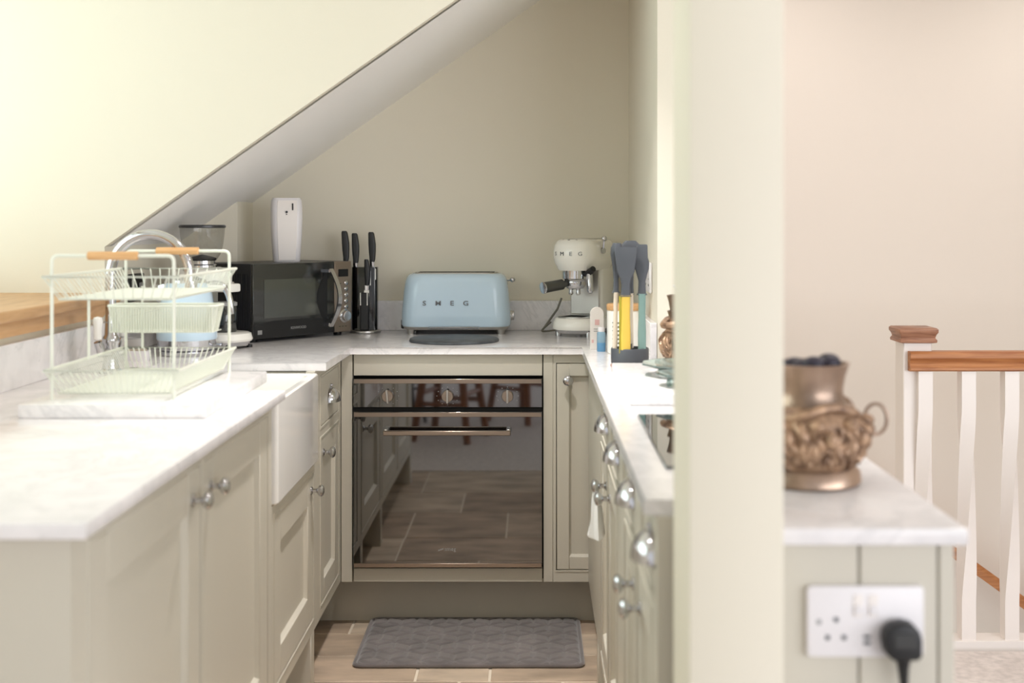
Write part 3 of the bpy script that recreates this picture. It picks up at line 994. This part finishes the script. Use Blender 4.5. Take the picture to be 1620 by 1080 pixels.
for i, ch in enumerate('SMEG'):
    a = (-1.5 + i) * .42
    cy0 = -.07
    text_mesh(ch, .019, .0015, LETTER, es, (.0780 * math.sin(a), cy0 - .0780 * math.cos(a) + .0016, .286), (PI / 2, 0, a), sx=1.15)
mk('group_head', CHROME, es, lambda b: b.lathe([(.046, .23), (.046, .200), (.041, .196), (.038, .19)], (0, -.075, 0), 28))
mk('side_post', STEEL, es, lambda b: b.cyl((-.048, -.055, .23), (-.048, -.055, .196), .010, .010, 12))
pf = mk('portafilter', CHROME, es, lambda b: b.lathe([(.036, .196), (.037, .188), (.037, .178), (.030, .166), (.018, .162), (0, .162)], (0, -.075, 0), 26))
for s in (-1, 1):
    mk('spout', CHROME, pf, lambda b: b.lathe([(.008, .168), (.007, .155), (.009, .148), (.006, .143), (0, .142)], (s * .014, -.080, 0), 14))
h0 = Vector((-.020, -.095, .183))
h1 = Vector((-.070, -.185, .170))
mk('handle', mat('gunmetal', (88, 88, 84), .3, metal=.6), pf, lambda b: b.tube([h0, h0.lerp(h1, .18), h0.lerp(h1, .22), h0.lerp(h1, .6), h0.lerp(h1, .96)], [.011, .012, .0185, .0185, .0195], 18))
mk('handle_cap', CHROME, pf, lambda b: b.tube([h0.lerp(h1, .955), h0.lerp(h1, 1.0), h0.lerp(h1, 1.015)], [.0203, .0198, .013], 18))
sw = mk('steam_wand', CHROME, es, lambda b: b.tube([(.060, -.09, .228), (.066, -.098, .21), (.070, -.10, .16), (.070, -.102, .152)], [.006, .0115, .0115, .008], 14))
mk('wand_joint', BLACK, sw, lambda b: b.tube([(.040, -.080, .215), (.060, -.092, .220), (.085, -.108, .236)], [.009, .012, .010], 12))
lv = mk('steam_lever', CHROME, es, lambda b: b.tube([(.068, -.02, .296), (.088, -.026, .296)], [.012, .010], 14))
mk('lever_arm', CHROME, lv, lambda b: b.tube([(.084, -.025, .296), (.088, -.026, .336)], .004, 8))
mk('lever_ball', CHROME, lv, lambda b: b.sphere((.088, -.026, .338), .010))

# ------------------------------------------------------------------ oven
ov = thing('oven', 'black glass built-in oven with steel trims', 'oven', (-.2725, YO, 0))
OW = .2975
mk('control_panel', BGLASS, ov, lambda b: b.box(-OW, OW, -.016, .03, .704, .794, .001))
part_box('trim_strip', STEELW, ov, -OW + .002, OW - .002, -.0185, -.0155, .779, .793, .0008)
part_box('gap', VOID, ov, -OW, OW, -.008, .03, .690, .704)
dr = mk('door', BGLASS, ov, lambda b: b.box(-OW, OW, -.016, .03, .199, .690, .001))
part_box('trim_strip', STEELW, dr, -OW + .002, OW - .002, -.0185, -.0155, .674, .688, .0008)
part_box('trim_strip', STEELW, dr, -OW + .002, OW - .002, -.0185, -.0155, .200, .213, .0008)
hd = mk('handle', STEELW, dr, lambda b: b.box(-.199, .199, -.062, -.048, .622, .637, .002))
for s in (-1, 1):
    part_box('handle_arm', STEEL, hd, s * .192 - .007, s * .192 + .007, -.05, -.014, .624, .640, .002)
for k in range(3):
    kx = -.1885 + .1885 * k
    kn = mk('knob', STEELW, ov, lambda b: b.lathe([(.0185, -.016), (.0185, -.030), (.017, -.032), (0, -.032)], (kx, 0, .740), 28, 'y'))
    mk('grip', STEEL, kn, lambda b: b.box(-.0035, .0035, -.042, -.03, -.021, .021, .001), M=Matrix.Translation((kx, 0, .740)) @ Matrix.Rotation(math.radians((-6, 0, 0)[k]), 4, 'Y'))
    b = MB()
    for q in range(12):
        a = 2 * PI * q / 12
        if k == 0 and abs(math.cos(a)) < .4:
            continue
        b.box(kx + .034 * math.cos(a) - .0015, kx + .034 * math.cos(a) + .0015, -.0166, -.0155, .740 + .028 * math.sin(a) - .0008, .740 + .028 * math.sin(a) + .0008)
    b.build('markings', GREYT, ov, smooth=False)['kind'] = 'stuff'
text_mesh('smeg', .017, .0004, GREYT, dr, (.008, -.0164, .2575), (PI / 2, 0, 0), sx=1.05)
b = MB()
for k in range(3):
    b.hexa([(-.031 + .006 * k, -.0168, .2515 + .002 * k), (-.026 + .006 * k, -.0168, .2515 + .002 * k), (-.026 + .006 * k, -.0158, .2515 + .002 * k), (-.031 + .006 * k, -.0158, .2515 + .002 * k),
            (-.029 + .006 * k, -.0168, .256 + .002 * k), (-.024 + .006 * k, -.0168, .256 + .002 * k), (-.024 + .006 * k, -.0158, .256 + .002 * k), (-.029 + .006 * k, -.0158, .256 + .002 * k)])
b.build('logo', GREYT, dr, smooth=False)

# ------------------------------------------------------------------ floor mat
fm = thing('floor_mat', 'grey quilted mat with embossed cube pattern on the stone floor', 'mat', (-.19, 3.865, 0))
MWD, MDP = .672, .44


def rhomb(x, y, s=.054):
    """distance to the edges of a cube (rhombille) pattern"""
    best = 9
    for k in range(3):
        a = PI / 6 + k * PI / 3
        nx, ny = math.cos(a), math.sin(a)
        best = min(best, best)
    h = s * math.sqrt(3)
    # hexagon centres on a triangular lattice
    q = round(y / (1.5 * s))
    cands = []
    for r in (q - 1, q, q + 1):
        ox = (r % 2) * h / 2
        c = round((x - ox) / h)
        for cc in (c - 1, c, c + 1):
            cands.append((x - ox - cc * h, y - r * 1.5 * s))
    dx, dy = min(cands, key=lambda p: p[0] ** 2 + p[1] ** 2)
    d_in = 9
    for k in range(3):
        a = PI / 2 + k * 2 * PI / 3
        ux, uy = math.cos(a), math.sin(a)
        along = dx * ux + dy * uy
        if along >= -.001:
            d_in = min(d_in, abs(dx * uy - dy * ux))
    d_out = 9
    for k in range(6):
        a = k * PI / 3
        d_out = min(d_out, abs(h / 2 - (dx * math.cos(a) + dy * math.sin(a))))
    return min(d_in, d_out)


NX, NY = 190, 124
me = bpy.data.meshes.new('quilted_top')
V, Fc = [], []
for j in range(NY + 1):
    for i in range(NX + 1):
        x = (i / NX - .5) * (MWD - .02)
        y = (j / NY - .5) * (MDP - .02)
        e = min((MWD - .02) / 2 - abs(x), (MDP - .02) / 2 - abs(y))
        d = rhomb(x, y)
        z = .008 + .007 * min(1, (d / .009)) ** .6
        z = .005 + (z - .005) * min(1, e / .012) ** .5
        V.append((x, y, z))
for j in range(NY):
    for i in range(NX):
        a = j * (NX + 1) + i
        Fc.append((a, a + 1, a + NX + 2, a + NX + 1))
me.from_pydata(V, [], Fc)
me.shade_smooth()
me.materials.append(MATFAB)
o = bpy.data.objects.new('quilted_top', me)
o.parent = fm
COL.objects.link(o)
mk('piping', MATFAB, fm, lambda b: b.tube([(x, y, .0065) for x, y in rrect(MWD / 2 - .005, MDP / 2 - .005, .022, 6)], .0065, 8, closed=True))
mk('backing', MATFAB, fm, lambda b: b.prism(rrect(MWD / 2 - .008, MDP / 2 - .008, .02, 6), .0015, .0055))

# ------------------------------------------------------------------ right worktop things
hb = thing('induction_hob', 'black glass hob set into the worktop beside the post', 'hob', (.352, 2.275, ZT))
mk('glass', BGLASS, hb, lambda b: b.box(-.144, .144, -.275, .275, 0, .005, .002))
for s in (-1, 1):
    mk('zone_ring', GREYT, hb, lambda b: b.tube([(.085 * math.cos(a), s * .125 + .085 * math.sin(a), .0052) for a in [2 * PI * k / 40 for k in range(40)]], .0006, 4, closed=True))

tag(MB().box(.204, .49, 2.70, 3.32, ZT, ZT + .024, .003, 2).build('chopping_board', MARB, None),
    'white marble board on the right worktop under the glass dishes', 'board')
ZB2 = ZT + .024


def dish(lb, x, y, r, h):
    d = thing('glass_dish', lb, 'dish', (x, y, ZB2), 0, 'green glass dishes')
    b = MB()
    sg = 48
    pr = [(.0001, .016), (r * .55, .014), (r * .9, .016 + h * .6), (r, .016 + h), (r * .99, .020 + h), (r * .88, .021 + h * .6), (r * .55, .019), (.0001, .021)]
    b.loft([[(q * (1 + (.018 * math.sin(12 * a) if q > r * .8 else 0)) * math.cos(a), q * (1 + (.018 * math.sin(12 * a) if q > r * .8 else 0)) * math.sin(a), z) for a in [2 * PI * k / sg for k in range(sg)]] for q, z in pr])
    b.build('bowl', GGLASS, d)
    for k in range(3):
        a = 2 * PI * k / 3 + 3.4
        mk('foot', GGLASS, d, lambda q: q.lathe([(.006, 0), (.009, .006), (.007, .0165)], (r * .62 * math.cos(a), r * .62 * math.sin(a), 0), 10))
    return d


dish('larger pale green glass footed dish by the bronze spoon jar', .372, 3.05, .112, .010)
dish('smaller pale green glass footed dish nearest the hob', .352, 2.85, .078, .010)

# trivet and utensil stand
UT = (.262, 3.46)
tag(MB().lathe([(.052, 0), (.054, .002), (.054, .006), (.050, .007), (0, .007)], (UT[0], UT[1] - .012, ZT), 40).build('trivet', TRIV, None),
    'thin reddish patterned trivet under the utensil stand', 'trivet')
us = thing('utensil_stand', 'charcoal round utensil stand beside the right wall', 'utensil stand', (UT[0], UT[1], ZT + .007))
mk('base_ring', GREYRUB, us, lambda b: b.lathe([(.049, 0), (.052, .003), (.052, .040), (.050, .043), (.046, .043), (.044, .030), (0, .030)], seg=40))
mk('post', CHROME, us, lambda b: b.cyl((0, .0, .03), (0, .0, .055), .012, .010, 14))


def utensil(name, lb, x, y, hm, head, w=.009, d=.006, edge=None, top=.185, lean=0.0):
    u = thing(name, lb, 'utensil', (x, y, ZT + .038), 0, 'utensils in the round stand')
    u.rotation_euler = (0, lean, 0)
    K = .865
    top *= K
    head = [(p_, q_, z_ * K, o_) for p_, q_, z_, o_ in head]
    b = MB()
    b.loft([[(px, py, z) for px, py in rrect(a, c, .004, 3)] for a, c, z in ((w, d, 0), (w * 1.05, d, .05), (w * .9, d, .10), (w * .95, d, top - .004), (w * 1.15, d * 1.1, top))])
    b.build('handle', hm, u)
    if edge:
        part_box('handle_edge', edge, u, -w * 1.45, -w * .85, -d * .4, d, .0, top - .002, .001)
    b = MB()
    rings = []
    for hwid, th, z, oy in head:
        rings.append([(px, py + oy, z) for px, py in rrect(hwid, th, min(hwid, th) * .9, 3)])
    b.loft(rings)
    b.build('head', GREYRUB, u)
    return u


utensil('turner', 'charcoal turner with a yellow handle at the front of the stand', UT[0] - .014, UT[1] - .040, YELLOW,
        [(.016, .007, .178, 0), (.013, .006, .185, 0), (.012, .0055, .215, 0), (.016, .005, .236, 0), (.024, .0035, .256, 0), (.029, .003, .30, 0), (.0315, .003, .328, 0), (.028, .0028, .333, 0)],
        .0125, .006, OLIVE, .182)
utensil('ladle', 'charcoal ladle with a beige handle on the left of the stand', UT[0] - .042, UT[1] - .010, BEIGEH,
        [(.012, .006, .188, 0), (.008, .005, .196, 0), (.007, .005, .23, 0), (.010, .006, .26, .002), (.013, .012, .285, .0), (.017, .022, .31, .0), (.016, .026, .33, 0), (.010, .022, .345, 0)],
        .0065, .006, None, .19, .02)
utensil('spatula', 'charcoal spatula with a teal handle on the right of the stand', UT[0] + .031, UT[1] - .025, TEAL,
        [(.015, .006, .182, 0), (.011, .005, .19, 0), (.0095, .005, .225, 0), (.014, .004, .245, 0), (.019, .003, .265, 0), (.020, .003, .285, 0), (.016, .003, .30, 0), (.015, .003, .338, 0), (.013, .0025, .341, 0)],
        .0105, .006, None, .186)
utensil('serving_spoon', 'charcoal spoon with pale handle at the back of the stand', UT[0] + .004, UT[1] + .030, BEIGEH,
        [(.010, .006, .18, 0), (.008, .005, .2, 0), (.009, .006, .25, 0), (.022, .008, .285, .0), (.030, .010, .315, 0), (.027, .009, .338, 0), (.014, .006, .352, 0)],
        .008, .006, None, .184)

# storage jar behind the stand
jr = thing('storage_jar', 'cream storage jar with wooden lid and chrome knob behind the utensils', 'jar', (.273, 3.80, ZT))
mk('body', CREAM, jr, lambda b: b.lathe([(.049, 0), (.053, .004), (.054, .02), (.054, .128), (.051, .132), (0, .132)], seg=40))
mk('lid', BEECH, jr, lambda b: b.lathe([(.055, .131), (.0555, .135), (.0555, .146), (.053, .149), (0, .149)], seg=40))
mk('knob', CHROME, jr, lambda b: b.lathe([(.006, .148), (.006, .156), (.015, .162), (.0165, .17), (.013, .178), (0, .181)], (.0, 0, 0), 20))
b = MB()
for r in range(7):
    for c in range(5):
        a = -2.35 + c * .09 + (.02 if r % 2 else 0)
        x, y, z = .0544 * math.cos(a), .0544 * math.sin(a), .095 - r * .012
        b.sphere((x, y, z), .0028, 1, 1, .7 + .5 * ((r + c) % 2), 6, 4)
b.build('printed_pattern', INK, jr)['kind'] = 'stuff'
# folded white packet and small blue bottle
pk = thing('paper_packet', 'white card packet with pink print behind the blue bottle', 'packet', (.198, 3.93, ZT), .1)
mk('card', PAPER, pk, lambda b: b.prism([(-.024, 0), (.018, 0), (.018, .11)] + [(-.003 + .021 * math.cos(a), .11 + .021 * math.sin(a)) for a in [PI * k / 8 for k in range(1, 8)]] + [(-.024, .11)], -.006, .006, 'y', .001))
part_box('print_block', PINK, pk, -.010, .004, -.0068, -.006, .075, .092)
part_box('print_line', GREYT, pk, -.014, .008, -.0068, -.006, .062, .064)
part_box('print_line', GREYT, pk, -.014, .008, -.0068, -.006, .055, .057)
part_box('print_block', PINK, pk, -.020, -.014, -.0068, -.006, .02, .03)
bt = thing('small_bottle', 'small clear bottle half full of blue liquid by the worktop edge', 'bottle', (.205, 3.86, ZT))
mk('bottle_body', CLEARB, bt, lambda b: b.lathe([(.0125, .026), (.0135, .027), (.0135, .056), (.011, .060)], seg=20))
mk('liquid', BLIQ, bt, lambda b: b.lathe([(.0125, 0), (.0135, .002), (.0135, .027)], seg=20))
mk('cap', WHITE, bt, lambda b: b.lathe([(.0105, .060), (.0105, .072), (.009, .074), (0, .074)], seg=18))
# wall socket on the short wall
ws = thing('wall_socket', 'grey white double socket on the short wall above the utensils', 'socket', (XR - .0005, 3.80, 1.122), -R90)
part_box('plate', WHITE, ws, -.075, .075, -.009, 0, -.045, .045, .003)
for s in (-1, 1):
    part_box('rocker', WGLOSS, ws, s * .013 - .007, s * .013 + .007, -.012, -.009, .008, .03, .001)
    for (dx, dz) in ((0, -.004), (-.010, -.022), (.010, -.022)):
        part_box('pin_hole', VOID, ws, s * .045 + dx - .0025, s * .045 + dx + .0025, -.0095, -.009, dz - .003, dz + .003)


# ------------------------------------------------------------------ bronze pots with bearded faces
def strands(b, n, r_of, z0, z1, rad, seed, amp=.10):
    rnd = random.Random(seed)
    for k in range(n):
        a = 2 * PI * k / n + rnd.uniform(-.06, .06)
        za, zb = z1 - rnd.uniform(0, (z1 - z0) * .35), z0 + rnd.uniform(0, (z1 - z0) * .3)
        ph, am = rnd.uniform(0, 6.28), rnd.uniform(.4, 1) * amp
        pts, rs = [], []
        m = 9
        for i in range(m):
            t = i / (m - 1)
            z = za + (zb - za) * t
            aa = a + am * math.sin(ph + t * 5) + .35 * t * amp * 4
            rr = r_of(z) + rad * .25 + rad * .6 * math.sin(t * 9 + ph)
            pts.append((rr * math.cos(aa), rr * math.sin(aa), z))
            rs.append(rad * (.55 + .6 * math.sin(PI * min(.98, t + .05))))
        b.tube(pts, rs, 6)


def bronze_pot(name, lb, loc, S, rz, cat='pot', q=1.0):
    p = thing(name, lb, cat, loc, rz)
    p.scale = (1, 1, q)
    prof = [(.0, 0), (.070, 0), (.074, .006), (.072, .020), (.066, .030), (.074, .045), (.082, .07), (.083, .095), (.074, .118), (.060, .130)]
    neck_p = [(.058, .126), (.052, .140), (.051, .155), (.054, .175), (.059, .192), (.061, .197), (.056, .197), (.048, .155), (.046, .14), (0, .14)]
    mk('body', BRONZE, p, lambda b: b.lathe([(r * S, z * S) for r, z in prof], seg=48))
    mk('neck', BRONZEH, p, lambda b: b.lathe([(r * S, z * S) for r, z in neck_p], seg=48))
    mk('foot_ring', BRONZEH, p, lambda b: b.lathe([(.073 * S, 0), (.077 * S, .005 * S), (.075 * S, .022 * S), (.068 * S, .030 * S)], seg=48))

    def r_of(z):
        z /= S
        for (r0, z0), (r1, z1) in zip(prof[1:], prof[2:]):
            if z0 <= z <= z1:
                return S * (r0 + (r1 - r0) * (z - z0) / max(z1 - z0, 1e-6))
        return S * .06
    mk('curled_hair', BRONZE, p, lambda b: strands(b, 60, r_of, .032 * S, .118 * S, .0054 * S, 3))
    mk('beard', BRONZE, p, lambda b: strands(b, 54, r_of, .030 * S, .080 * S, .0046 * S, 9, .12))
    # brow band and leaves
    b = MB()
    pts = []
    for k in range(40):
        a = 2 * PI * k / 40
        z = .122 + .010 * math.sin(3 * a)
        r = .070 + .004 * math.sin(5 * a)
        pts.append((r * S * math.cos(a), r * S * math.sin(a), z * S))
    b.tube(pts, .007 * S, 8, closed=True)
    b.build('brow_band', BRONZE, p)
    for a in (-1.9, -1.25, -.5, -2.6):
        mk('cheek_boss', BRONZE, p, lambda b: b.sphere((.082 * S * math.cos(a), .082 * S * math.sin(a), .105 * S), .013 * S, 1, 1, .8, 12, 8))
        mk('nose_boss', BRONZE, p, lambda b: b.sphere((.089 * S * math.cos(a + .2), .089 * S * math.sin(a + .2), .085 * S), .010 * S, 1, 1, 1.5, 12, 8))
    return p, r_of


pot, _r = bronze_pot('bronze_pot', 'bronze pot with sculpted curls on the peninsula beside the post', (.412, 1.905, ZT), 1.03, .3, 'pot', .885)
mk('ring_handle', BRONZEH, pot, lambda b: b.tube([(.100 + .017 * math.cos(a), -.01, .108 + .026 * math.sin(a)) for a in [2 * PI * k / 24 for k in range(24)]], .003, 8, closed=True), M=Matrix.Rotation(-.3, 4, 'Z'))
for k in range(9):
    a = k * 2.4
    rr = .012 + .026 * ((k * .37) % 1)
    o = mk('dark_pod', DARKF, None, lambda b: b.sphere((0, 0, 0), .015, 1.2, .9, .8, 12, 8))
    o.location = (.412 + rr * math.cos(a), 1.905 + rr * math.sin(a), ZT + .168 + .006 * (k % 3))
    tag(o, 'dark dried pod heaped in the mouth of the bronze pot', 'pod', 'dark pods in the bronze pot')
jar, _r = bronze_pot('bronze_jar', 'bronze face jar holding spoons behind the glass dishes', (.385, 3.245, ZB2), .72, 1.2, 'jar')
mk('hat_brim', BRONZE, jar, lambda b: b.tube([((.055 + .006 * math.sin(3 * a)) * math.cos(a), (.055 + .006 * math.sin(3 * a)) * math.sin(a), .112 + .006 * math.sin(2 * a)) for a in [2 * PI * k / 30 for k in range(30)]], .009, 8, closed=True))
mk('tall_neck', BRONZEH, jar, lambda b: b.lathe([(.036, .12), (.034, .13), (.040, .165), (.045, .182), (.042, .182), (.034, .15), (0, .14)], seg=36))


def spoon(lb, x, y, lean, lt, ln, bw):
    s = thing('metal_spoon', lb, 'spoon', (x, y, ZB2 + .145), 0, 'spoons in the bronze jar')
    s.rotation_euler = (lt, lean, 0)
    mk('handle', CHROME, s, lambda b: b.tube([(0, 0, 0), (0, 0, ln - .05)], [.003, .0035], 8))
    mk('spoon_bowl', CHROME, s, lambda b: b.sphere((0, 0, ln - .02), .034, bw / .034, .12, 1, 16, 12))


spoon('steel spoon leaning in the bronze jar, its bowl nearer the wall', .373, 3.215, -.03, .03, .12, .012)
spoon('taller steel spoon leaning right in the bronze jar', .395, 3.22, -.05, .0, .15, .016)
o = mk('wooden_stick', WHITE, None, lambda b: b.tube([(0, 0, 0), (-.034, -.01, .05)], .0025, 8))
o.location = (.385, 3.20, ZB2 + .16)
tag(o, 'thin white stick poking out of the bronze jar to the left', 'stick')

# towel hung from a knob of the hob run
tw = thing('tea_towel', 'white tea towel hanging from a knob of the hob run', 'towel', (.150, 2.99, .655))
b = MB()
rg = []
for i in range(9):
    t = i / 8
    z = -.10 * t
    hx, hy = .006 + .012 * t, .010 + .03 * t
    rg.append([(-.004 + hx * math.cos(a) * (1 + .3 * math.sin(3 * a + t * 3)), hy * math.sin(a) * (1 + .25 * math.sin(4 * a)), z + .012 * math.sin(a) * t) for a in [2 * PI * k / 20 for k in range(20)]])
b.loft(rg)
b.build('cloth', TOWEL, tw)
mk('hanging_loop', TOWEL, tw, lambda b: b.tube([(-.004, 0, -.002), (-.002, -.004, .012), (.0, 0, .017), (-.002, .004, .012)], .0015, 6, closed=True))

# ------------------------------------------------------------------ double socket, plug
ds = thing('double_socket', 'white double socket with usb ports on the peninsula end', 'socket', (.425, 1.63, .771))
mk('plate', WHITE, ds, lambda b: b.prism(rrect(.075, .0455, .006, 4), -.010, 0, 'y', .002, 2))
for s in (-1, 1):
    part_box('rocker', WGLOSS, ds, s * .0095 - .0065, s * .0095 + .0065, -.0115, -.0095, .006, .035, .0008)
    part_box('rocker_key', WHITE, ds, s * .0095 - .0055, s * .0095 + .0055, -.0135, -.0095, .010, .022, .001)
for (dx, dz) in ((-.038, .003), (-.049, -.020), (-.028, -.020), (-.060, .0)):
    part_box('pin_hole', GREYRUB if dx > -.055 else GREYT, ds, dx - .0028, dx + .0028, -.0107, -.0098, dz - .003, dz + .003)
for dz in (-.019, -.027):
    part_box('usb_port', GREYRUB, ds, -.003, .006, -.0107, -.0098, dz - .002, dz + .002)
pg = thing('mains_plug', 'black mains plug pushed into the white double socket', 'plug', (.466, 1.6195, .751))
mk('plug_body', BLACK, pg, lambda b: b.prism([(-.024, .004), (-.022, .014), (-.012, .023), (.002, .026), (.014, .023), (.022, .014), (.0245, .004), (.0245, -.016), (.019, -.022), (-.012, -.022), (-.021, -.014)], -.026, 0, 'y', .004, 3))
part_box('finger_grip', mat('plug_grip', (52, 52, 52), .6), pg, -.012, .016, -.0275, -.025, -.006, .014, .001)
mk('cable_boot', BLACK, pg, lambda b: b.tube([(.003, -.013, -.018), (.003, -.013, -.034), (.004, -.013, -.056)], [.011, .0075, .0055], 12))
mk('cable', BLACK, pg, lambda b: b.tube([(.004, -.013, -.05)] + bez((.005, -.013, -.065), (.012, -.014, -.14), (.02, -.01, -.5), (.02, -.006, -.747), 16), .0036, 8))

# ------------------------------------------------------------------ balustrade
BY = 3.85
bl = thing('balustrade', 'white stair balustrade with oak handrail and twisted spindles', 'balustrade', (1.168, BY, 0))
mk('newel_post', WGLOSS, bl, lambda b: b.box(-.0435, .0435, 0, .087, -.6, .922, .003))
mk('newel_cap', OAKC, bl, lambda b: rloft(b, [(.044, .044, .002, .918), (.056, .056, .002, .921), (.057, .057, .003, .928), (.052, .052, .003, .935), (.055, .055, .003, .945), (.060, .060, .004, .952), (.060, .060, .004, .961), (.055, .055, .003, .965)], 3, 0, .0435))
prf = [(-.020, .835), (.022, .835), (.028, .84), (.028, .848), (.021, .858), (.022, .868), (.030, .876), (.030, .888), (.022, .895), (-.022, .895), (-.030, .888), (-.030, .876), (-.022, .868), (-.021, .858), (-.028, .848), (-.028, .84)]
mk('handrail', OAKX, bl, lambda b: b.prism([(p[0] + .02 - .02, p[1]) for p in prf], -.030, 2.1, 'x', .001))
mk('base_rail', WGLOSS, bl, lambda b: b.box(-.02, 2.1, -.03, .05, -.03, .022, .003))
for k in range(8):
    sx = .018 + .131 * k
    hs = .0215
    b = MB()
    rg = []
    n = 44
    for i in range(n + 1):
        t = i / n
        z = .022 + (.835 - .022) * t
        tw_ = min(max((t - .15) / .70, 0), 1)
        ang = math.radians(90) * tw_ + PI / 4 - .0
        q = 1 - .10 * math.sin(PI * min(max((t - .22) / .56, 0), 1))
        rg.append([(sx + hs * 1.414 * q * math.cos(ang + PI / 2 * j), .0 + hs * 1.414 * q * math.sin(ang + PI / 2 * j), z) for j in range(4)])
    b.loft(rg)
    b.build('spindle', WGLOSS, bl, smooth=True, ang=30)
# handrail going down along the far wall
hr = thing('wall_handrail', 'sloping oak handrail descending on the stair wall', 'handrail', (1.45, 4.76, 0))
sl = -.72
b = MB()
for_r = [(-.03, -.024), (.03, -.024), (.03, .006), (.024, .024), (-.024, .024), (-.03, .006)]
b.loft([[(x, p[0], .14 + sl * x + p[1]) for p in for_r] for x in (-.25, 1.6)])
b.build('rail', OAKX, hr, ang=20)
for x in (0, .7, 1.4):
    mk('bracket', CHROME, hr, lambda b: b.tube([(x, 0, .12 + sl * x), (x, .03, .08 + sl * x), (x, .085, .08 + sl * x)], .006, 8))


# ------------------------------------------------------------------ seating behind the camera (seen in the oven glass)
def stool(lb, x, y, rz, m, h=.66, leg=.027, sp=.21, grp='stools by the camera'):
    s = thing('bar_stool', lb, 'stool', (x, y, .004), rz, grp)
    mk('seat', m, s, lambda b: b.lathe([(.15, h), (.165, h + .008), (.165, h + .028), (.15, h + .035), (0, h + .03)], seg=36))
    for i in range(4):
        a = PI / 4 + i * PI / 2
        mk('leg', m, s, lambda b: b.tube([(sp * math.cos(a) * 1.15, sp * math.sin(a) * 1.15, 0), (sp * math.cos(a) * .6, sp * math.sin(a) * .6, h)], [leg * .8, leg], 10))
    for i in range(4):
        a0, a1 = PI / 4 + i * PI / 2, PI / 4 + (i + 1) * PI / 2
        z = .22 + .06 * (i % 2)
        q = sp * (1.15 - .55 * z / h)
        mk('stretcher', m, s, lambda b: b.cyl((q * math.cos(a0), q * math.sin(a0), z), (q * math.cos(a1), q * math.sin(a1), z), leg * .55, leg * .55, 8))
    return s


stool('brown wooden stool reflected left of centre in the oven glass', -.50, .42, .3, WSTOOL)
stool('brown wooden stool reflected right of centre in the oven glass', -.06, -.28, .7, WSTOOL)
stool('black stool reflected beside the cabinets in the oven glass', -.88, -.05, .1, BLACKM, .64, .016, .2)

# ------------------------------------------------------------------ ceiling downlights
for i, (x, y, pw) in enumerate(DOWNLIGHTS):
    d = thing('ceiling_downlight', 'round white ceiling downlight ' + ('above the sink and dish rack', 'above the near end of the kitchen aisle', 'above the peninsula', 'above the landing', 'above the stairs beside the short wall', 'above the stairs on the far right')[i], 'light', (x, y, ZC), 0, 'ceiling downlights')
    mk('bezel', WGLOSS, d, lambda b: b.lathe([(.045, 0), (.045, -.004), (.035, -.006), (.033, -.001)], seg=28, cap0=False, cap1=False))
    mk('lens', LAMP, d, lambda b: b.lathe([(.034, -.001), (.033, -.003), (0, -.003)], seg=24))
    l = bpy.data.lights.new('downlight', 'AREA')
    l.shape = 'DISK'
    l.size = .12
    l.energy = pw
    l.spread = math.radians(88 if i < 2 else 160)
    l.color = (1.0, .95, .92)
    lo = bpy.data.objects.new('downlight', l)
    lo.location = (0, 0, -.02)
    lo.parent = d
    COL.objects.link(lo)
